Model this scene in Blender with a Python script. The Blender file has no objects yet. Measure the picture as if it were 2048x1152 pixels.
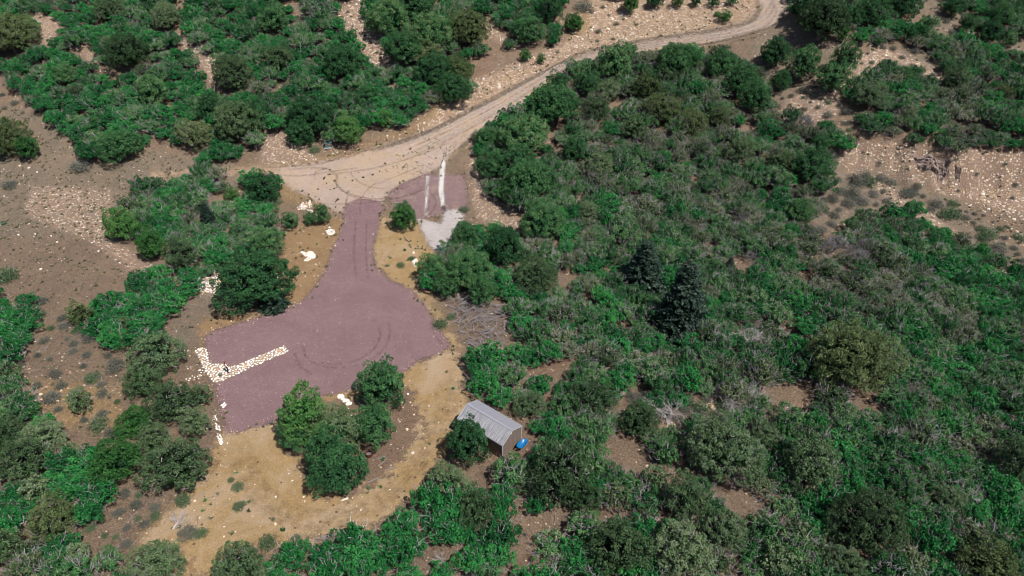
import bpy, bmesh, math, random
import numpy as np
from mathutils import Vector, Matrix

R = math.radians
SC = bpy.context.scene
COL = SC.collection

# ------------------------------------------------------------------ camera, light, exposure
CAM_H, PITCH, LENS = 58.0, 37.0, 24.0
cam_data = bpy.data.cameras.new('camera')
cam = bpy.data.objects.new('camera', cam_data)
COL.objects.link(cam)
cam.location = (0, 0, CAM_H)
cam.rotation_euler = (R(90 - PITCH), 0, 0)
cam_data.lens = LENS
cam_data.sensor_width = 36
cam_data.clip_start = 0.5
cam_data.clip_end = 8000
SC.camera = cam

SUN_AZ = math.atan2(-0.67, 0.74)      # direction (on the ground) from which the sun shines
SUN_EL = R(60)
w = bpy.data.worlds.new('World'); SC.world = w; w.use_nodes = True
nt = w.node_tree
sky = nt.nodes.new('ShaderNodeTexSky'); sky.sky_type = 'NISHITA'; sky.sun_disc = False
sky.sun_elevation = SUN_EL
sky.sun_rotation = math.pi / 2 - SUN_AZ
bg = nt.nodes['Background']; bg.inputs[1].default_value = 0.062
nt.links.new(sky.outputs[0], bg.inputs[0])
sun_d = bpy.data.lights.new('sun', 'SUN'); sun = bpy.data.objects.new('sun', sun_d); COL.objects.link(sun)
sun_d.energy = 5.0; sun_d.angle = R(0.53); sun_d.color = (1.0, 0.955, 0.90)
sdir = Vector((math.cos(SUN_AZ) * math.cos(SUN_EL), math.sin(SUN_AZ) * math.cos(SUN_EL), math.sin(SUN_EL)))
sun.rotation_euler = sdir.to_track_quat('Z', 'Y').to_euler()
sun.location = sdir * 200
SC.view_settings.view_transform = 'Standard'
SC.view_settings.look = 'None'
SC.view_settings.gamma = 1
SC.view_settings.use_curve_mapping = False
SC.view_settings.exposure = 0.43
SC.cycles.pixel_filter_type = 'BLACKMAN_HARRIS'; SC.cycles.filter_width = 0.95
SC.cycles.max_bounces = 5; SC.cycles.diffuse_bounces = 1; SC.cycles.glossy_bounces = 2
SC.cycles.transparent_max_bounces = 8

# ------------------------------------------------------------------ picture coordinates to places on the ground
F = 2048 * LENS / 36
cp, sp = math.cos(R(PITCH)), math.sin(R(PITCH))
def rays(u, v):
    u = np.asarray(u, float); v = np.asarray(v, float)
    a = (u - 1024) / F; b = (576 - v) / F
    return np.stack([a, cp + b * sp, -sp + b * cp], -1)
def project(x, y, z):
    dx, dy, dz = x, y, z - CAM_H
    depth = dy * cp - dz * sp
    up = dy * sp + dz * cp
    depth = np.where(depth < 1, 1, depth)
    return 1024 + F * dx / depth, 576 - F * up / depth, depth

def inpoly(px, py, poly):
    px = np.asarray(px, float); py = np.asarray(py, float)
    ins = np.zeros(px.shape, bool)
    n = len(poly)
    for i in range(n):
        x1, y1 = poly[i]; x2, y2 = poly[(i + 1) % n]
        if y1 == y2: continue
        c = ((y1 > py) != (y2 > py)) & (px < (x2 - x1) * (py - y1) / (y2 - y1) + x1)
        ins ^= c
    return ins
def sdist(px, py, poly, closed=True):
    """signed distance, positive inside"""
    d = np.full(np.shape(px), 1e9)
    n = len(poly)
    for i in range(n if closed else n - 1):
        x1, y1 = poly[i]; x2, y2 = poly[(i + 1) % n]
        ex, ey = x2 - x1, y2 - y1
        L = ex * ex + ey * ey + 1e-12
        t = np.clip(((px - x1) * ex + (py - y1) * ey) / L, 0, 1)
        d = np.minimum(d, np.hypot(px - x1 - t * ex, py - y1 - t * ey))
    if not closed: return -d
    return np.where(inpoly(px, py, poly), d, -d)
def sstep(a, b, x):
    t = np.clip((x - a) / (b - a), 0, 1); return t * t * (3 - 2 * t)
def waves(seed, wl, n=7):
    r = np.random.RandomState(seed)
    an = r.rand(n) * 6.28; k = 6.28 / (wl * (0.6 + 0.9 * r.rand(n))); ph = r.rand(n) * 6.28
    def f(x, y):
        s = 0
        for a, kk, p in zip(an, k, ph): s = s + np.sin(kk * (x * math.cos(a) + y * math.sin(a)) + p)
        return s / math.sqrt(n)
    return f
W_gul, W_gul2 = waves(41, 3.4), waves(42, 2.0)
W_big, W_mid, W_sm, W_mix, W_mix2 = waves(1, 70), waves(2, 16), waves(3, 3.2), waves(4, 14), waves(5, 7)

BANK_X = np.array([30, 58, 66, 76, 90, 140, 3000.]); BANK_Y = np.array([118, 112.5, 110, 107, 107.5, 112, 112.])
def H0(x, y):
    x = np.asarray(x, float); y = np.asarray(y, float)
    s0 = 100 - 14 * sstep(15, 70, x) + 0 * x
    t = y - s0
    z = 0.32 * np.where(t > 0, np.where(t < 14, t * t / 28, t - 7), 0)
    z = np.where(z > 45, 45 + 12 * (1 - np.exp(-(z - 45) / 12)), z)
    # ground falls gently to the right in front and rises to the left
    z = z - 2.2 * sstep(45, 95, x) * (1 - sstep(60, 110, y))
    # the cut bank at the right
    by = np.interp(x, BANK_X, BANK_Y)
    st = sstep(52, 64, x)
    z = z + st * (4.6 * sstep(-4.5, 1.0, y - by) - 2.2) * sstep(60, 95, y) * (1 - sstep(135, 165, y))
    return z

def unproject(u, v, Hf):
    d = rays(u, v)
    t = np.full(d.shape[:-1], 20.0)
    hit = np.zeros(t.shape, bool); tl = t.copy()
    lo = t.copy(); hi = t.copy()
    for k in range(400):
        tn = t + 1.5 + t * 0.004
        x = d[..., 0] * tn; y = d[..., 1] * tn; z = CAM_H + d[..., 2] * tn
        b = (z < Hf(x, y)) & ~hit
        lo = np.where(b, t, lo); hi = np.where(b, tn, hi)
        hit |= b
        t = tn
        if hit.all(): break
    lo = np.where(hit, lo, 390); hi = np.where(hit, hi, 400)
    for _ in range(22):
        m = (lo + hi) / 2
        below = CAM_H + d[..., 2] * m < Hf(d[..., 0] * m, d[..., 1] * m)
        hi = np.where(below, m, hi); lo = np.where(below, lo, m)
    return d[..., 0] * hi, d[..., 1] * hi
def wpoly(poly):
    p = np.array(poly, float)
    x, y = unproject(p[:, 0], p[:, 1], H0)
    return list(zip(x.tolist(), y.tolist()))

# ------------------------------------------------------------------ outlines of the roads, pads and clearings (traced on the photograph, laid on the ground)
ROAD = [(1516,-90),(1520,0),(1517,20),(1495,42),(1440,56),(1360,68),(1240,86),(1160,106),(1100,136),(1040,166),(980,198),(930,223),(870,256),
        (800,282),(740,300),(690,316),(620,326),(560,334),(540,352),(575,372),(615,395),(655,415),(692,432),(762,432),(768,400),(790,376),
        (850,350),(880,335),(910,302),(950,272),(990,246),(1045,214),(1090,180),(1150,134),(1220,114),(1290,105),(1360,94),(1440,81),(1500,66),
        (1555,48),(1575,20),(1575,0),(1585,-90)]
PAD = [(686,430),(688,414),(700,404),(718,396),(738,398),(758,402),(770,414),(762,432),(756,460),(744,500),(750,530),(775,558),(820,578),(850,610),(872,650),(902,690),(880,708),(835,722),(815,742),(760,760),
       (715,776),(670,788),(630,796),(572,832),(530,850),(470,866),(453,868),(446,840),(436,800),(428,768),(418,735),(411,700),(410,672),(430,660),
       (500,640),(560,622),(602,604),(632,570),(652,540),(664,500),(679,470),(687,440)]
SIDE_PAD = [(778,386),(805,366),(850,349),(930,350),(936,380),(935,420),(926,448),(895,424),(840,440),(800,436),(782,412)]
PALE = [(836,437),(850,440),(868,444),(884,446),(888,420),(921,419),(928,434),(921,448),(910,462),(903,478),(896,496),(876,505),(862,494),(852,476),(842,458)]
STRIP1 = [(853,352),(859,352),(856,385),(854,434),(849,434),(851,385)]
STRIP2 = [(893,312),(889,345),(887,380),(891,424),(886,430),(881,405),(877,380),(879,340),(886,322)]
CLEAR = [(452,862),(530,846),(575,828),(640,790),(715,772),(815,735),(880,704),(905,692),(928,735),(922,775),(940,800),(918,845),(900,880),(886,915),(848,950),
         (858,985),(800,1012),(760,1048),(682,1072),(600,1086),(520,1094),(480,1112),(425,1140),(368,1160),(362,1105),(318,1100),(285,1095),(300,1060),(345,1020),
         (385,980),(412,955),(428,935),(436,880)]
TAN_L = [(575,470),(640,450),(695,436),(684,470),(668,502),(652,542),(630,574),(602,606),(562,624),(500,642),(432,662),(405,690),(392,650),(430,628),(520,628),(590,590),(566,520)]
TAN_R = [(760,432),(800,440),(838,440),(848,470),(865,495),(872,520),(838,548),(834,575),(870,610),(895,660),(915,690),(900,694),(872,652),(850,612),(820,580),(775,560),(750,532),(744,500),(750,460)]
TRACK = [(560,330),(560,352),(470,347),(400,346),(350,346),(300,352),(300,346),(350,338),(420,334),(480,331)]
FLATS = [wpoly(p) for p in (ROAD, PAD, SIDE_PAD, CLEAR, TAN_L, TAN_R)]
def H(x, y):
    x = np.asarray(x, float); y = np.asarray(y, float)
    d = np.full(np.broadcast(x, y).shape, -1e9)
    for p in FLATS: d = np.maximum(d, sdist(x, y, p))
    m = sstep(0.3, 4, -d)
    near = 1 - sstep(220, 300, np.hypot(x, y))
    rel = 0.10 * W_sm(x, y) * near + 0.32 * W_mid(x, y) + 0.8 * W_big(x, y) * sstep(90, 140, y + 0 * x)
    by_ = np.interp(x, BANK_X, BANK_Y); band = sstep(54, 62, x) * np.exp(-((y - by_ + 2.2) / 3.6) ** 2)
    gully = (.55 * W_gul(x, y * .25) - .35 * np.abs(W_gul2(x, y * .3))) * band      # rills down the cut bank
    return H0(x, y) + rel * (0.02 + 0.98 * m) + gully
def ground(u, v):
    """world x, y, z seen at a picture position"""
    x, y = unproject(np.array([u], float), np.array([v], float), H0)
    x, y = unproject_local(x, y, u, v)
    return float(x[0]), float(y[0]), float(H(x, y)[0])
def unproject_local(x, y, u, v):
    d = rays(np.array([u], float), np.array([v], float))
    for _ in range(6):
        z = H(x, y)
        t = (z - CAM_H) / d[..., 2]
        t0 = y / d[..., 1]
        t = 0.5 * t + 0.5 * t0
        x, y = d[..., 0] * t, d[..., 1] * t
    return x, y
def px_scale(x, y, z):
    return F / float(project(x, y, z)[2])

# ------------------------------------------------------------------ helpers for things, parts and meshes
def tag(o, label=None, cat=None, group=None, kind=None):
    if label: o['label'] = label
    if cat: o['category'] = cat
    if group: o['group'] = group
    if kind: o['kind'] = kind
    return o
def empty(name, loc=(0, 0, 0), rz=0, label=None, cat=None, group=None):
    o = bpy.data.objects.new(name, None); COL.objects.link(o)
    o.location = loc; o.rotation_euler = (0, 0, rz); o.empty_display_size = 0.5
    return tag(o, label, cat, group)
def link(name, me, parent=None, mats=None):
    o = bpy.data.objects.new(name, me); COL.objects.link(o)
    if parent: o.parent = parent
    if mats:
        for i, m in enumerate(mats):
            o.material_slots[i].link = 'OBJECT'; o.material_slots[i].material = m
    return o
def npmesh(name, parts, smooth=False):
    """parts: list of (verts Nx3, faces MxK, tint N or None, material)"""
    V, loops, starts, totals, mi, tint = [], [], [], [], [], []
    vo = lo = 0
    me = bpy.data.meshes.new(name)
    for k, (v, f, t, m) in enumerate(parts):
        v = np.asarray(v, np.float32); f = np.asarray(f, np.int32)
        V.append(v); loops.append((f + vo).ravel())
        starts.append(lo + np.arange(len(f)) * f.shape[1]); totals.append(np.full(len(f), f.shape[1]))
        mi.append(np.full(len(f), k)); tint.append(np.asarray(t, np.float32) if t is not None else np.full(len(v), 0.5, np.float32))
        vo += len(v); lo += f.size
        me.materials.append(m)
    V = np.concatenate(V); loops = np.concatenate(loops); starts = np.concatenate(starts); mi = np.concatenate(mi)
    me.vertices.add(len(V)); me.vertices.foreach_set('co', V.ravel())
    me.loops.add(len(loops)); me.loops.foreach_set('vertex_index', loops.astype(np.int32))
    me.polygons.add(len(starts)); me.polygons.foreach_set('loop_start', starts.astype(np.int32))
    me.polygons.foreach_set('material_index', mi.astype(np.int32))
    me.polygons.foreach_set('use_smooth', np.zeros(len(starts), bool)); me.update(calc_edges=True)
    a = me.attributes.new('tint', 'FLOAT', 'POINT'); a.data.foreach_set('value', np.concatenate(tint))
    if smooth: me.polygons.foreach_set('use_smooth', np.ones(len(starts), bool))
    me.validate()
    return me
def cube_vf(cx, cy, cz, sx, sy, sz):
    v = np.array([[x, y, z] for x in (-.5, .5) for y in (-.5, .5) for z in (-.5, .5)]) * (sx, sy, sz) + (cx, cy, cz)
    f = np.array([[0, 1, 3, 2], [4, 6, 7, 5], [0, 4, 5, 1], [2, 3, 7, 6], [0, 2, 6, 4], [1, 5, 7, 3]])
    return v, f
def join_vf(lst):
    V, Fs, o = [], [], 0
    for v, f in lst:
        V.append(v); Fs.append(np.asarray(f) + o); o += len(v)
    return np.concatenate(V), np.concatenate(Fs)
def box_obj(name, boxes, mat, parent=None, bevel=0.0):
    v, f = join_vf([cube_vf(*b) for b in boxes])
    o = link(name, npmesh(name, [(v, f, None, mat)]), parent)
    if bevel:
        m = o.modifiers.new('b', 'BEVEL'); m.width = bevel; m.segments = 2
    return o
def tube_vf(pts, rad, n=6, cap=True):
    """tapered tube along pts; radii list"""
    pts = np.asarray(pts, float); V = []; up = np.array([0.12, 0.07, 1.0])
    for i, p in enumerate(pts):
        d = pts[min(i + 1, len(pts) - 1)] - pts[max(i - 1, 0)]; d = d / (np.linalg.norm(d) + 1e-9)
        a = np.cross(d, up if abs(d[2]) < 0.95 else np.array([1., 0, 0])); a /= np.linalg.norm(a) + 1e-9
        b = np.cross(d, a)
        for k in range(n):
            t = 2 * math.pi * k / n
            V.append(p + rad[i] * (math.cos(t) * a + math.sin(t) * b))
    Fs = []
    for i in range(len(pts) - 1):
        for k in range(n):
            Fs.append([i * n + k, i * n + (k + 1) % n, (i + 1) * n + (k + 1) % n, (i + 1) * n + k])
    V = np.array(V)
    if cap:
        c0, c1 = len(V), len(V) + 1
        V = np.concatenate([V, [pts[0], pts[-1]]])
        o = (len(pts) - 1) * n
        for k in range(0, n):
            Fs.append([c0, (k + 1) % n, k, k]); Fs.append([c1, o + k, o + (k + 1) % n, o + (k + 1) % n])
    return V, Fs
def clean_tube(pts, rad, n=6):
    v, f = tube_vf(pts, rad, n, cap=False)
    return v, np.array(f)

# ------------------------------------------------------------------ materials
def newmat(name):
    m = bpy.data.materials.new(name); m.use_nodes = True
    return m, m.node_tree, m.node_tree.nodes['Principled BSDF']
def ramp(nt, fac, stops, interp='LINEAR'):
    r = nt.nodes.new('ShaderNodeValToRGB'); r.color_ramp.interpolation = interp
    e = r.color_ramp.elements
    while len(e) < len(stops): e.new(0.5)
    for el, (p, c) in zip(e, stops):
        el.position = p; el.color = (*c, 1)
    nt.links.new(fac, r.inputs[0]); return r.outputs[0]
def math_n(nt, op, a, b=None, c=None, clamp=False):
    n = nt.nodes.new('ShaderNodeMath'); n.operation = op; n.use_clamp = clamp
    for i, x in enumerate((a, b, c)):
        if x is None: continue
        if isinstance(x, (int, float)): n.inputs[i].default_value = x
        else: nt.links.new(x, n.inputs[i])
    return n.outputs[0]
def noise(nt, scale, detail=4, rough=0.6, vec=None, dist=0):
    n = nt.nodes.new('ShaderNodeTexNoise'); n.inputs['Scale'].default_value = scale
    n.inputs['Detail'].default_value = detail; n.inputs['Roughness'].default_value = rough; n.inputs['Distortion'].default_value = dist
    if vec is not None: nt.links.new(vec, n.inputs['Vector'])
    return n.outputs['Fac']
def mixc(nt, fac, a, b, mode='MIX'):
    n = nt.nodes.new('ShaderNodeMix'); n.data_type = 'RGBA'; n.blend_type = mode
    for i, x in ((0, fac), (6, a), (7, b)):
        if isinstance(x, (int, float)): n.inputs[i].default_value = x
        elif isinstance(x, tuple): n.inputs[i].default_value = (*x, 1)
        else: nt.links.new(x, n.inputs[i])
    return n.outputs[2]
def attr(nt, name):
    n = nt.nodes.new('ShaderNodeAttribute'); n.attribute_name = name; return n
def bump(nt, bsdf, h, strength, dist):
    b = nt.nodes.new('ShaderNodeBump'); b.inputs['Strength'].default_value = strength; b.inputs['Distance'].default_value = dist
    nt.links.new(h, b.inputs['Height']); nt.links.new(b.outputs[0], bsdf.inputs['Normal'])

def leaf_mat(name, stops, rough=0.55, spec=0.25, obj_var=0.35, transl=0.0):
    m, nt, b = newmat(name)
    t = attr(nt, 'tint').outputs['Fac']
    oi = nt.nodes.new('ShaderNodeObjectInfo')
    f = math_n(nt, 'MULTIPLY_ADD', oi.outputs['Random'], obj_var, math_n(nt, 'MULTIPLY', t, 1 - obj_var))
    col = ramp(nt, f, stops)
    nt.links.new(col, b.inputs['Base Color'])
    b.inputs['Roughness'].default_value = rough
    b.inputs['Specular IOR Level'].default_value = spec
    if transl:
        tr = nt.nodes.new('ShaderNodeBsdfTranslucent'); nt.links.new(col, tr.inputs[0])
        mx = nt.nodes.new('ShaderNodeMixShader'); mx.inputs[0].default_value = transl
        nt.links.new(b.outputs[0], mx.inputs[1]); nt.links.new(tr.outputs[0], mx.inputs[2])
        nt.links.new(mx.outputs[0], nt.nodes['Material Output'].inputs[0])
    return m
def flat_mat(name, col, rough=0.7, var=0.15, scale=6, metal=0, spec=0.4):
    m, nt, b = newmat(name)
    tc = nt.nodes.new('ShaderNodeTexCoord')
    n = noise(nt, scale, 5, 0.65, tc.outputs['Object'])
    c = ramp(nt, n, [(0.25, tuple(x * (1 - var) for x in col)), (0.75, tuple(min(1, x * (1 + var)) for x in col))])
    nt.links.new(c, b.inputs['Base Color']); b.inputs['Roughness'].default_value = rough
    b.inputs['Metallic'].default_value = metal; b.inputs['Specular IOR Level'].default_value = spec
    return m
M = {}
M['oak_green'] = leaf_mat('oak_leaf_bright', [(0, (0.004, 0.026, 0.010)), (.4, (0.012, 0.092, 0.025)), (.7, (0.029, 0.192, 0.045)), (.9, (0.087, 0.264, 0.065)), (1, (0.277, 0.289, 0.194))], .6, .15, transl=.05)
M['oak_mid'] = leaf_mat('oak_leaf', [(0, (0.004, 0.021, 0.009)), (.4, (0.022, 0.090, 0.028)), (.7, (0.081, 0.189, 0.064)), (.88, (0.186, 0.240, 0.127)), (1, (0.373, 0.369, 0.268))], .62, .12, transl=.04)
M['oak_dull'] = leaf_mat('oak_leaf_dull', [(0, (0.008, 0.023, 0.010)), (.4, (0.040, 0.078, 0.031)), (.68, (0.127, 0.160, 0.076)), (.87, (0.214, 0.220, 0.159)), (1, (0.353, 0.348, 0.282))], .62, .12, transl=.04)
M['pinyon'] = leaf_mat('pinyon_needles', [(0, (0.003, 0.013, 0.006)), (.4, (0.019, 0.074, 0.026)), (.72, (0.069, 0.168, 0.058)), (.9, (0.191, 0.243, 0.109)), (1, (0.303, 0.309, 0.219))], .6, .14)
M['pinyon_bright'] = leaf_mat('pinyon_needles_bright', [(0, (0.003, 0.019, 0.006)), (.4, (0.025, 0.092, 0.022)), (.72, (0.069, 0.179, 0.043)), (.9, (0.148, 0.238, 0.081)), (1, (0.216, 0.254, 0.172))], .6, .14)
M['pinyon_olive'] = leaf_mat('pinyon_needles_olive', [(0, (0.008, 0.014, 0.005)), (.4, (0.049, 0.077, 0.028)), (.72, (0.122, 0.163, 0.063)), (1, (0.233, 0.255, 0.176))], .6, .14)
M['juniper'] = leaf_mat('juniper_foliage', [(0, (0.005, 0.012, 0.005)), (.4, (0.043, 0.084, 0.035)), (.7, (0.122, 0.180, 0.080)), (.9, (0.193, 0.227, 0.154)), (1, (0.306, 0.328, 0.272))], .62, .12)
M['juniper_dark'] = leaf_mat('juniper_foliage_dark', [(0, (0.004, 0.011, 0.005)), (.4, (0.031, 0.068, 0.027)), (.7, (0.100, 0.162, 0.072)), (.9, (0.167, 0.206, 0.139)), (1, (0.281, 0.304, 0.250))], .62, .12)
M['spruce'] = leaf_mat('spruce_needles', [(0, (.001, .006, .004)), (.5, (.008, .022, .014)), (.8, (.032, .058, .038)), (1, (.12, .14, .11))], .5, .2)
M['sage'] = leaf_mat('sage_leaf', [(0, (.04, .05, .04)), (.5, (.09, .10, .08)), (.85, (.14, .145, .12)), (1, (.19, .18, .16))], .7, .15)
M['sage_green'] = leaf_mat('green_scrub_leaf', [(0, (.02, .05, .02)), (.5, (.06, .11, .05)), (1, (.13, .15, .09))], .7, .15)
M['grass'] = leaf_mat('grass_blade', [(0, (.08, .085, .05)), (.5, (.17, .155, .09)), (1, (.30, .25, .16))], .8, .1)
M['twig'] = leaf_mat('dead_twig', [(0, (.10, .088, .09)), (.5, (.205, .185, .192)), (1, (.35, .33, .335))], .8, .1)
M['bark'] = leaf_mat('bark', [(0, (.06, .045, .035)), (.5, (.11, .085, .07)), (1, (.18, .15, .13))], .9, .1)

# ------------------------------------------------------------------ the ground and what lies on it
def grow(a, step, lim, q=1.22):
    out = []; s = step
    while abs(a) < lim:
        s *= q; a = a + s; out.append(a)
    return out
GX = np.arange(-124, 119, 0.55); GY = np.arange(29, 171, 0.55)
GX = np.array([-x for x in grow(124, .55, 3500)][::-1] + GX.tolist() + grow(GX[-1], .55, 3500))
GY = np.array([-y for y in grow(-29, .55, 3500)][::-1] + GY.tolist() + grow(GY[-1], .55, 3500))
XX, YY = np.meshgrid(GX, GY); ZZ = H(XX, YY)
NX, NY = len(GX), len(GY)
FD = np.full(XX.shape, -1e9)
for _p in FLATS: FD = np.maximum(FD, sdist(XX, YY, _p))
def lattice(A, x, y):
    x = np.asarray(x, float); y = np.asarray(y, float)
    i = np.clip(np.searchsorted(GX, x) - 1, 0, NX - 2); j = np.clip(np.searchsorted(GY, y) - 1, 0, NY - 2)
    fx = (x - GX[i]) / (GX[i + 1] - GX[i]); fy = (y - GY[j]) / (GY[j + 1] - GY[j])
    return (A[j, i] * (1 - fx) + A[j, i + 1] * fx) * (1 - fy) + (A[j + 1, i] * (1 - fx) + A[j + 1, i + 1] * fx) * fy
NX, NY = len(GX), len(GY)
def H(x, y): return lattice(ZZ, x, y)
def flatd(x, y): return lattice(FD, x, y)
UU, VV, _d = project(XX, YY, ZZ)
idx = np.arange(NX * NY).reshape(NY, NX)
QUADS = np.stack([idx[:-1, :-1], idx[:-1, 1:], idx[1:, 1:], idx[1:, :-1]], -1).reshape(-1, 4)
PTS = np.stack([XX.ravel(), YY.ravel(), ZZ.ravel()], -1)

def soft(poly, wdt=10):           # 0..1 weight of a zone, from its outline on the photograph carried to the ground
    return sstep(-wdt, wdt, sdist(UU, VV, poly))
Z_TAN = np.zeros_like(XX); Z_GREY = np.zeros_like(XX); Z_RED = np.zeros_like(XX); Z_STONE = np.zeros_like(XX)
MEADOW = [(-100,215),(60,215),(110,245),(160,305),(215,325),(290,300),(370,312),(480,335),(560,352),(520,372),(330,362),(265,400),(215,430),(225,500),(285,545),(240,590),(150,600),(60,595),(-100,600)]
ZONES = {
 'grey': [MEADOW, [(380,600),(440,560),(470,620),(430,650),(400,690),(350,690),(340,640)], [(1570,20),(1700,60),(1720,180),(1640,250),(1580,230),(1500,150),(1500,90)],
          [(1690,150),(1860,80),(1900,160),(1900,200),(1800,140),(1720,160)], [(1840,0),(1900,0),(2050,80),(2100,130),(1960,90),(1880,60)],
          [(1640,350),(1760,330),(1900,380),(2100,560),(2100,640),(1900,470),(1740,430),(1640,470),(1600,400)], [(560,340),(640,330),(900,262),(960,280),(880,340),(780,380),(640,350)]],
 'tan': [[(560,450),(700,430),(690,480),(600,620),(540,640),(560,520)], [(270,1080),(420,930),(450,860),(520,1000),(420,1140),(380,1170),(300,1120)],
         [(0,760),(240,770),(240,860),(120,850),(60,810)], [(760,440),(850,440),(860,600),(920,700),(900,700)],
         [(480,335),(560,330),(900,262),(960,280),(700,420),(560,400),(500,380)], [(920,170),(1100,120),(1200,95),(1000,200),(860,260),(700,300),(830,250)],
         [(1180,0),(1520,-40),(1500,40),(1300,80),(1120,110)]],
 'red': [[(-100,480),(200,470),(330,570),(200,600),(-100,600)], [(690,860),(790,760),(860,820),(820,900),(780,960),(700,1010),(640,1000),(600,930)], [(650,270),(760,280),(880,240),(930,200),(960,200),(880,270),(700,320)],
         [(1690,278),(2100,290),(2100,322),(1950,322),(1850,322),(1760,306)], [(1690,282),(2100,292),(2100,312),(1950,314),(1850,312),(1760,300)], [(1000,700),(1160,720),(1150,760),(1020,750)], [(1040,1090),(1150,1140),(1040,1180)], [(480,1105),(700,1070),(720,1152),(480,1152)],
         [(980,900),(1060,870),(1110,905),(1040,950),(990,930)], [(1060,780),(1130,790),(1100,820)], [(380,1120),(500,1100),(470,1160),(380,1160)], [(820,80),(1000,90),(960,200),(900,200)]],
 'stone': [[(660,20),(730,0),(790,90),(770,150),(690,70)], [(60,10),(130,40),(100,90),(55,84)], [(160,80),(210,140),(180,140)], [(350,75),(367,50),(440,118),(435,180),(400,130)],
           [(930,170),(1180,60),(1180,0),(1520,-60),(1510,40),(1300,80),(1150,110),(1000,190),(880,260),(820,280)], [(1660,290),(1760,280),(2100,310),(2100,450),(1900,390),(1760,340),(1680,330)],
           [(1540,240),(1600,180),(1760,90),(1900,150),(1880,200),(1720,170),(1650,260)], [(395,560),(440,530),(440,590),(400,590)], [(60,370),(220,380),(240,500),(150,470),(50,430)],
           [(160,470),(240,490),(320,540),(260,540)], [(530,250),(600,280),(640,320),(520,330)], [(1300,820),(1490,795),(1480,830),(1340,860)], [(1690,340),(1760,350),(2100,600),(2100,640),(1900,480)],
           [(950,25),(1012,75),(1010,92),(960,62)], [(940,230),(980,290),(1000,400),(1040,420),(1040,470),(960,440),(945,400),(940,340)]],
}
for p in ZONES['tan']: Z_TAN = np.maximum(Z_TAN, soft(p, 14))
for p in ZONES['grey']: Z_GREY = np.maximum(Z_GREY, soft(p, 14))
for p in ZONES['red']: Z_RED = np.maximum(Z_RED, soft(p, 12))
for p in ZONES['stone']: Z_STONE = np.maximum(Z_STONE, soft(p, 8))

def sheet_mesh(name, mask_sd, dz, mat, extra=None):
    """the lattice cells where mask_sd > -0.9, lifted by dz, with the edge distance as an attribute"""
    sd = mask_sd.ravel()
    q = QUADS[(sd[QUADS] > -0.9).any(1)] if mask_sd is not SD_ALL else QUADS
    used, inv = np.unique(q, return_inverse=True)
    v = PTS[used] + (0, 0, dz)
    me = npmesh(name, [(v, inv.reshape(-1, 4), None, mat)], smooth=True)
    a = me.attributes.new('edge', 'FLOAT', 'POINT'); a.data.foreach_set('value', sd[used].astype(np.float32))
    if extra is not None:
        a = me.attributes.new('zone', 'FLOAT_COLOR', 'POINT')
        c = np.stack([e.ravel()[used] for e in extra], -1).astype(np.float32); a.data.foreach_set('color', c.ravel())
    return me
SD_ALL = np.ones_like(XX)

def soil_base(nt):
    geo = nt.nodes.new('ShaderNodeNewGeometry'); P = geo.outputs['Position']
    return P
def ragged(nt, P, width=0.5, scale=1.6, soft_w=0.12):
    e = attr(nt, 'edge').outputs['Fac']
    n = noise(nt, scale, 6, 0.7, P)
    n2 = noise(nt, 9, 3, 0.7, P)
    s = math_n(nt, 'MULTIPLY_ADD', math_n(nt, 'SUBTRACT', n, 0.5), width * 4.5, e)
    n3 = noise(nt, 5, 4, 0.8, P)
    s = math_n(nt, 'MULTIPLY_ADD', math_n(nt, 'SUBTRACT', n2, 0.5), 1.2 + width * 2.2, s)
    s = math_n(nt, 'MULTIPLY_ADD', math_n(nt, 'SUBTRACT', n3, 0.5), 0.8 + width, s)
    mr = nt.nodes.new('ShaderNodeMapRange'); mr.inputs[1].default_value = -soft_w; mr.inputs[2].default_value = soft_w
    nt.links.new(s, mr.inputs[0]); return mr.outputs[0]

# ground material: soil whose colour follows the zones, pale chips, thin dry grass
m, nt, b = newmat('dry_ground'); P = soil_base(nt)
za = attr(nt, 'zone'); sep = nt.nodes.new('ShaderNodeSeparateColor'); nt.links.new(za.outputs['Color'], sep.inputs[0])
nz = noise(nt, 0.35, 6, 0.7, P); nf = noise(nt, 3.2, 6, 0.75, P); nff = noise(nt, 11, 3, 0.8, P)
def jag(s, k=0.9): return math_n(nt, 'MULTIPLY', s, math_n(nt, 'MULTIPLY_ADD', nf, k * 1.6, 0.25), clamp=True)
c = ramp(nt, nf, [(.25, (0.092, 0.065, 0.048)), (.5, (0.184, 0.135, 0.102)), (.75, (0.294, 0.219, 0.163))])
c = mixc(nt, jag(sep.outputs[1]), c, ramp(nt, nff, [(.25, (0.106, 0.084, 0.070)), (.5, (0.189, 0.153, 0.126)), (.8, (0.276, 0.223, 0.172))]))
c = mixc(nt, jag(sep.outputs[0]), c, ramp(nt, nf, [(.25, (0.156, 0.107, 0.056)), (.5, (0.294, 0.200, 0.107)), (.75, (0.405, 0.288, 0.167))]))
c = mixc(nt, math_n(nt, 'MULTIPLY', jag(sep.outputs[2], .6), .55), c, ramp(nt, nf, [(.25, (0.110, 0.060, 0.047)), (.5, (0.198, 0.116, 0.088)), (.75, (0.304, 0.186, 0.135))]))
patch = ramp(nt, nz, [(.42, (0, 0, 0)), (.62, (1, 1, 1))])
dry = ramp(nt, noise(nt, 1.1, 6, .8, P, .4), [(.48, (0, 0, 0)), (.6, (1, 1, 1))])
c = mixc(nt, math_n(nt, 'MULTIPLY', dry, math_n(nt, 'MULTIPLY_ADD', sep.outputs[1], .45, .15)), c, ramp(nt, nff, [(.3, (.07, .065, .045)), (.7, (.20, .18, .125))]))
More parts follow.
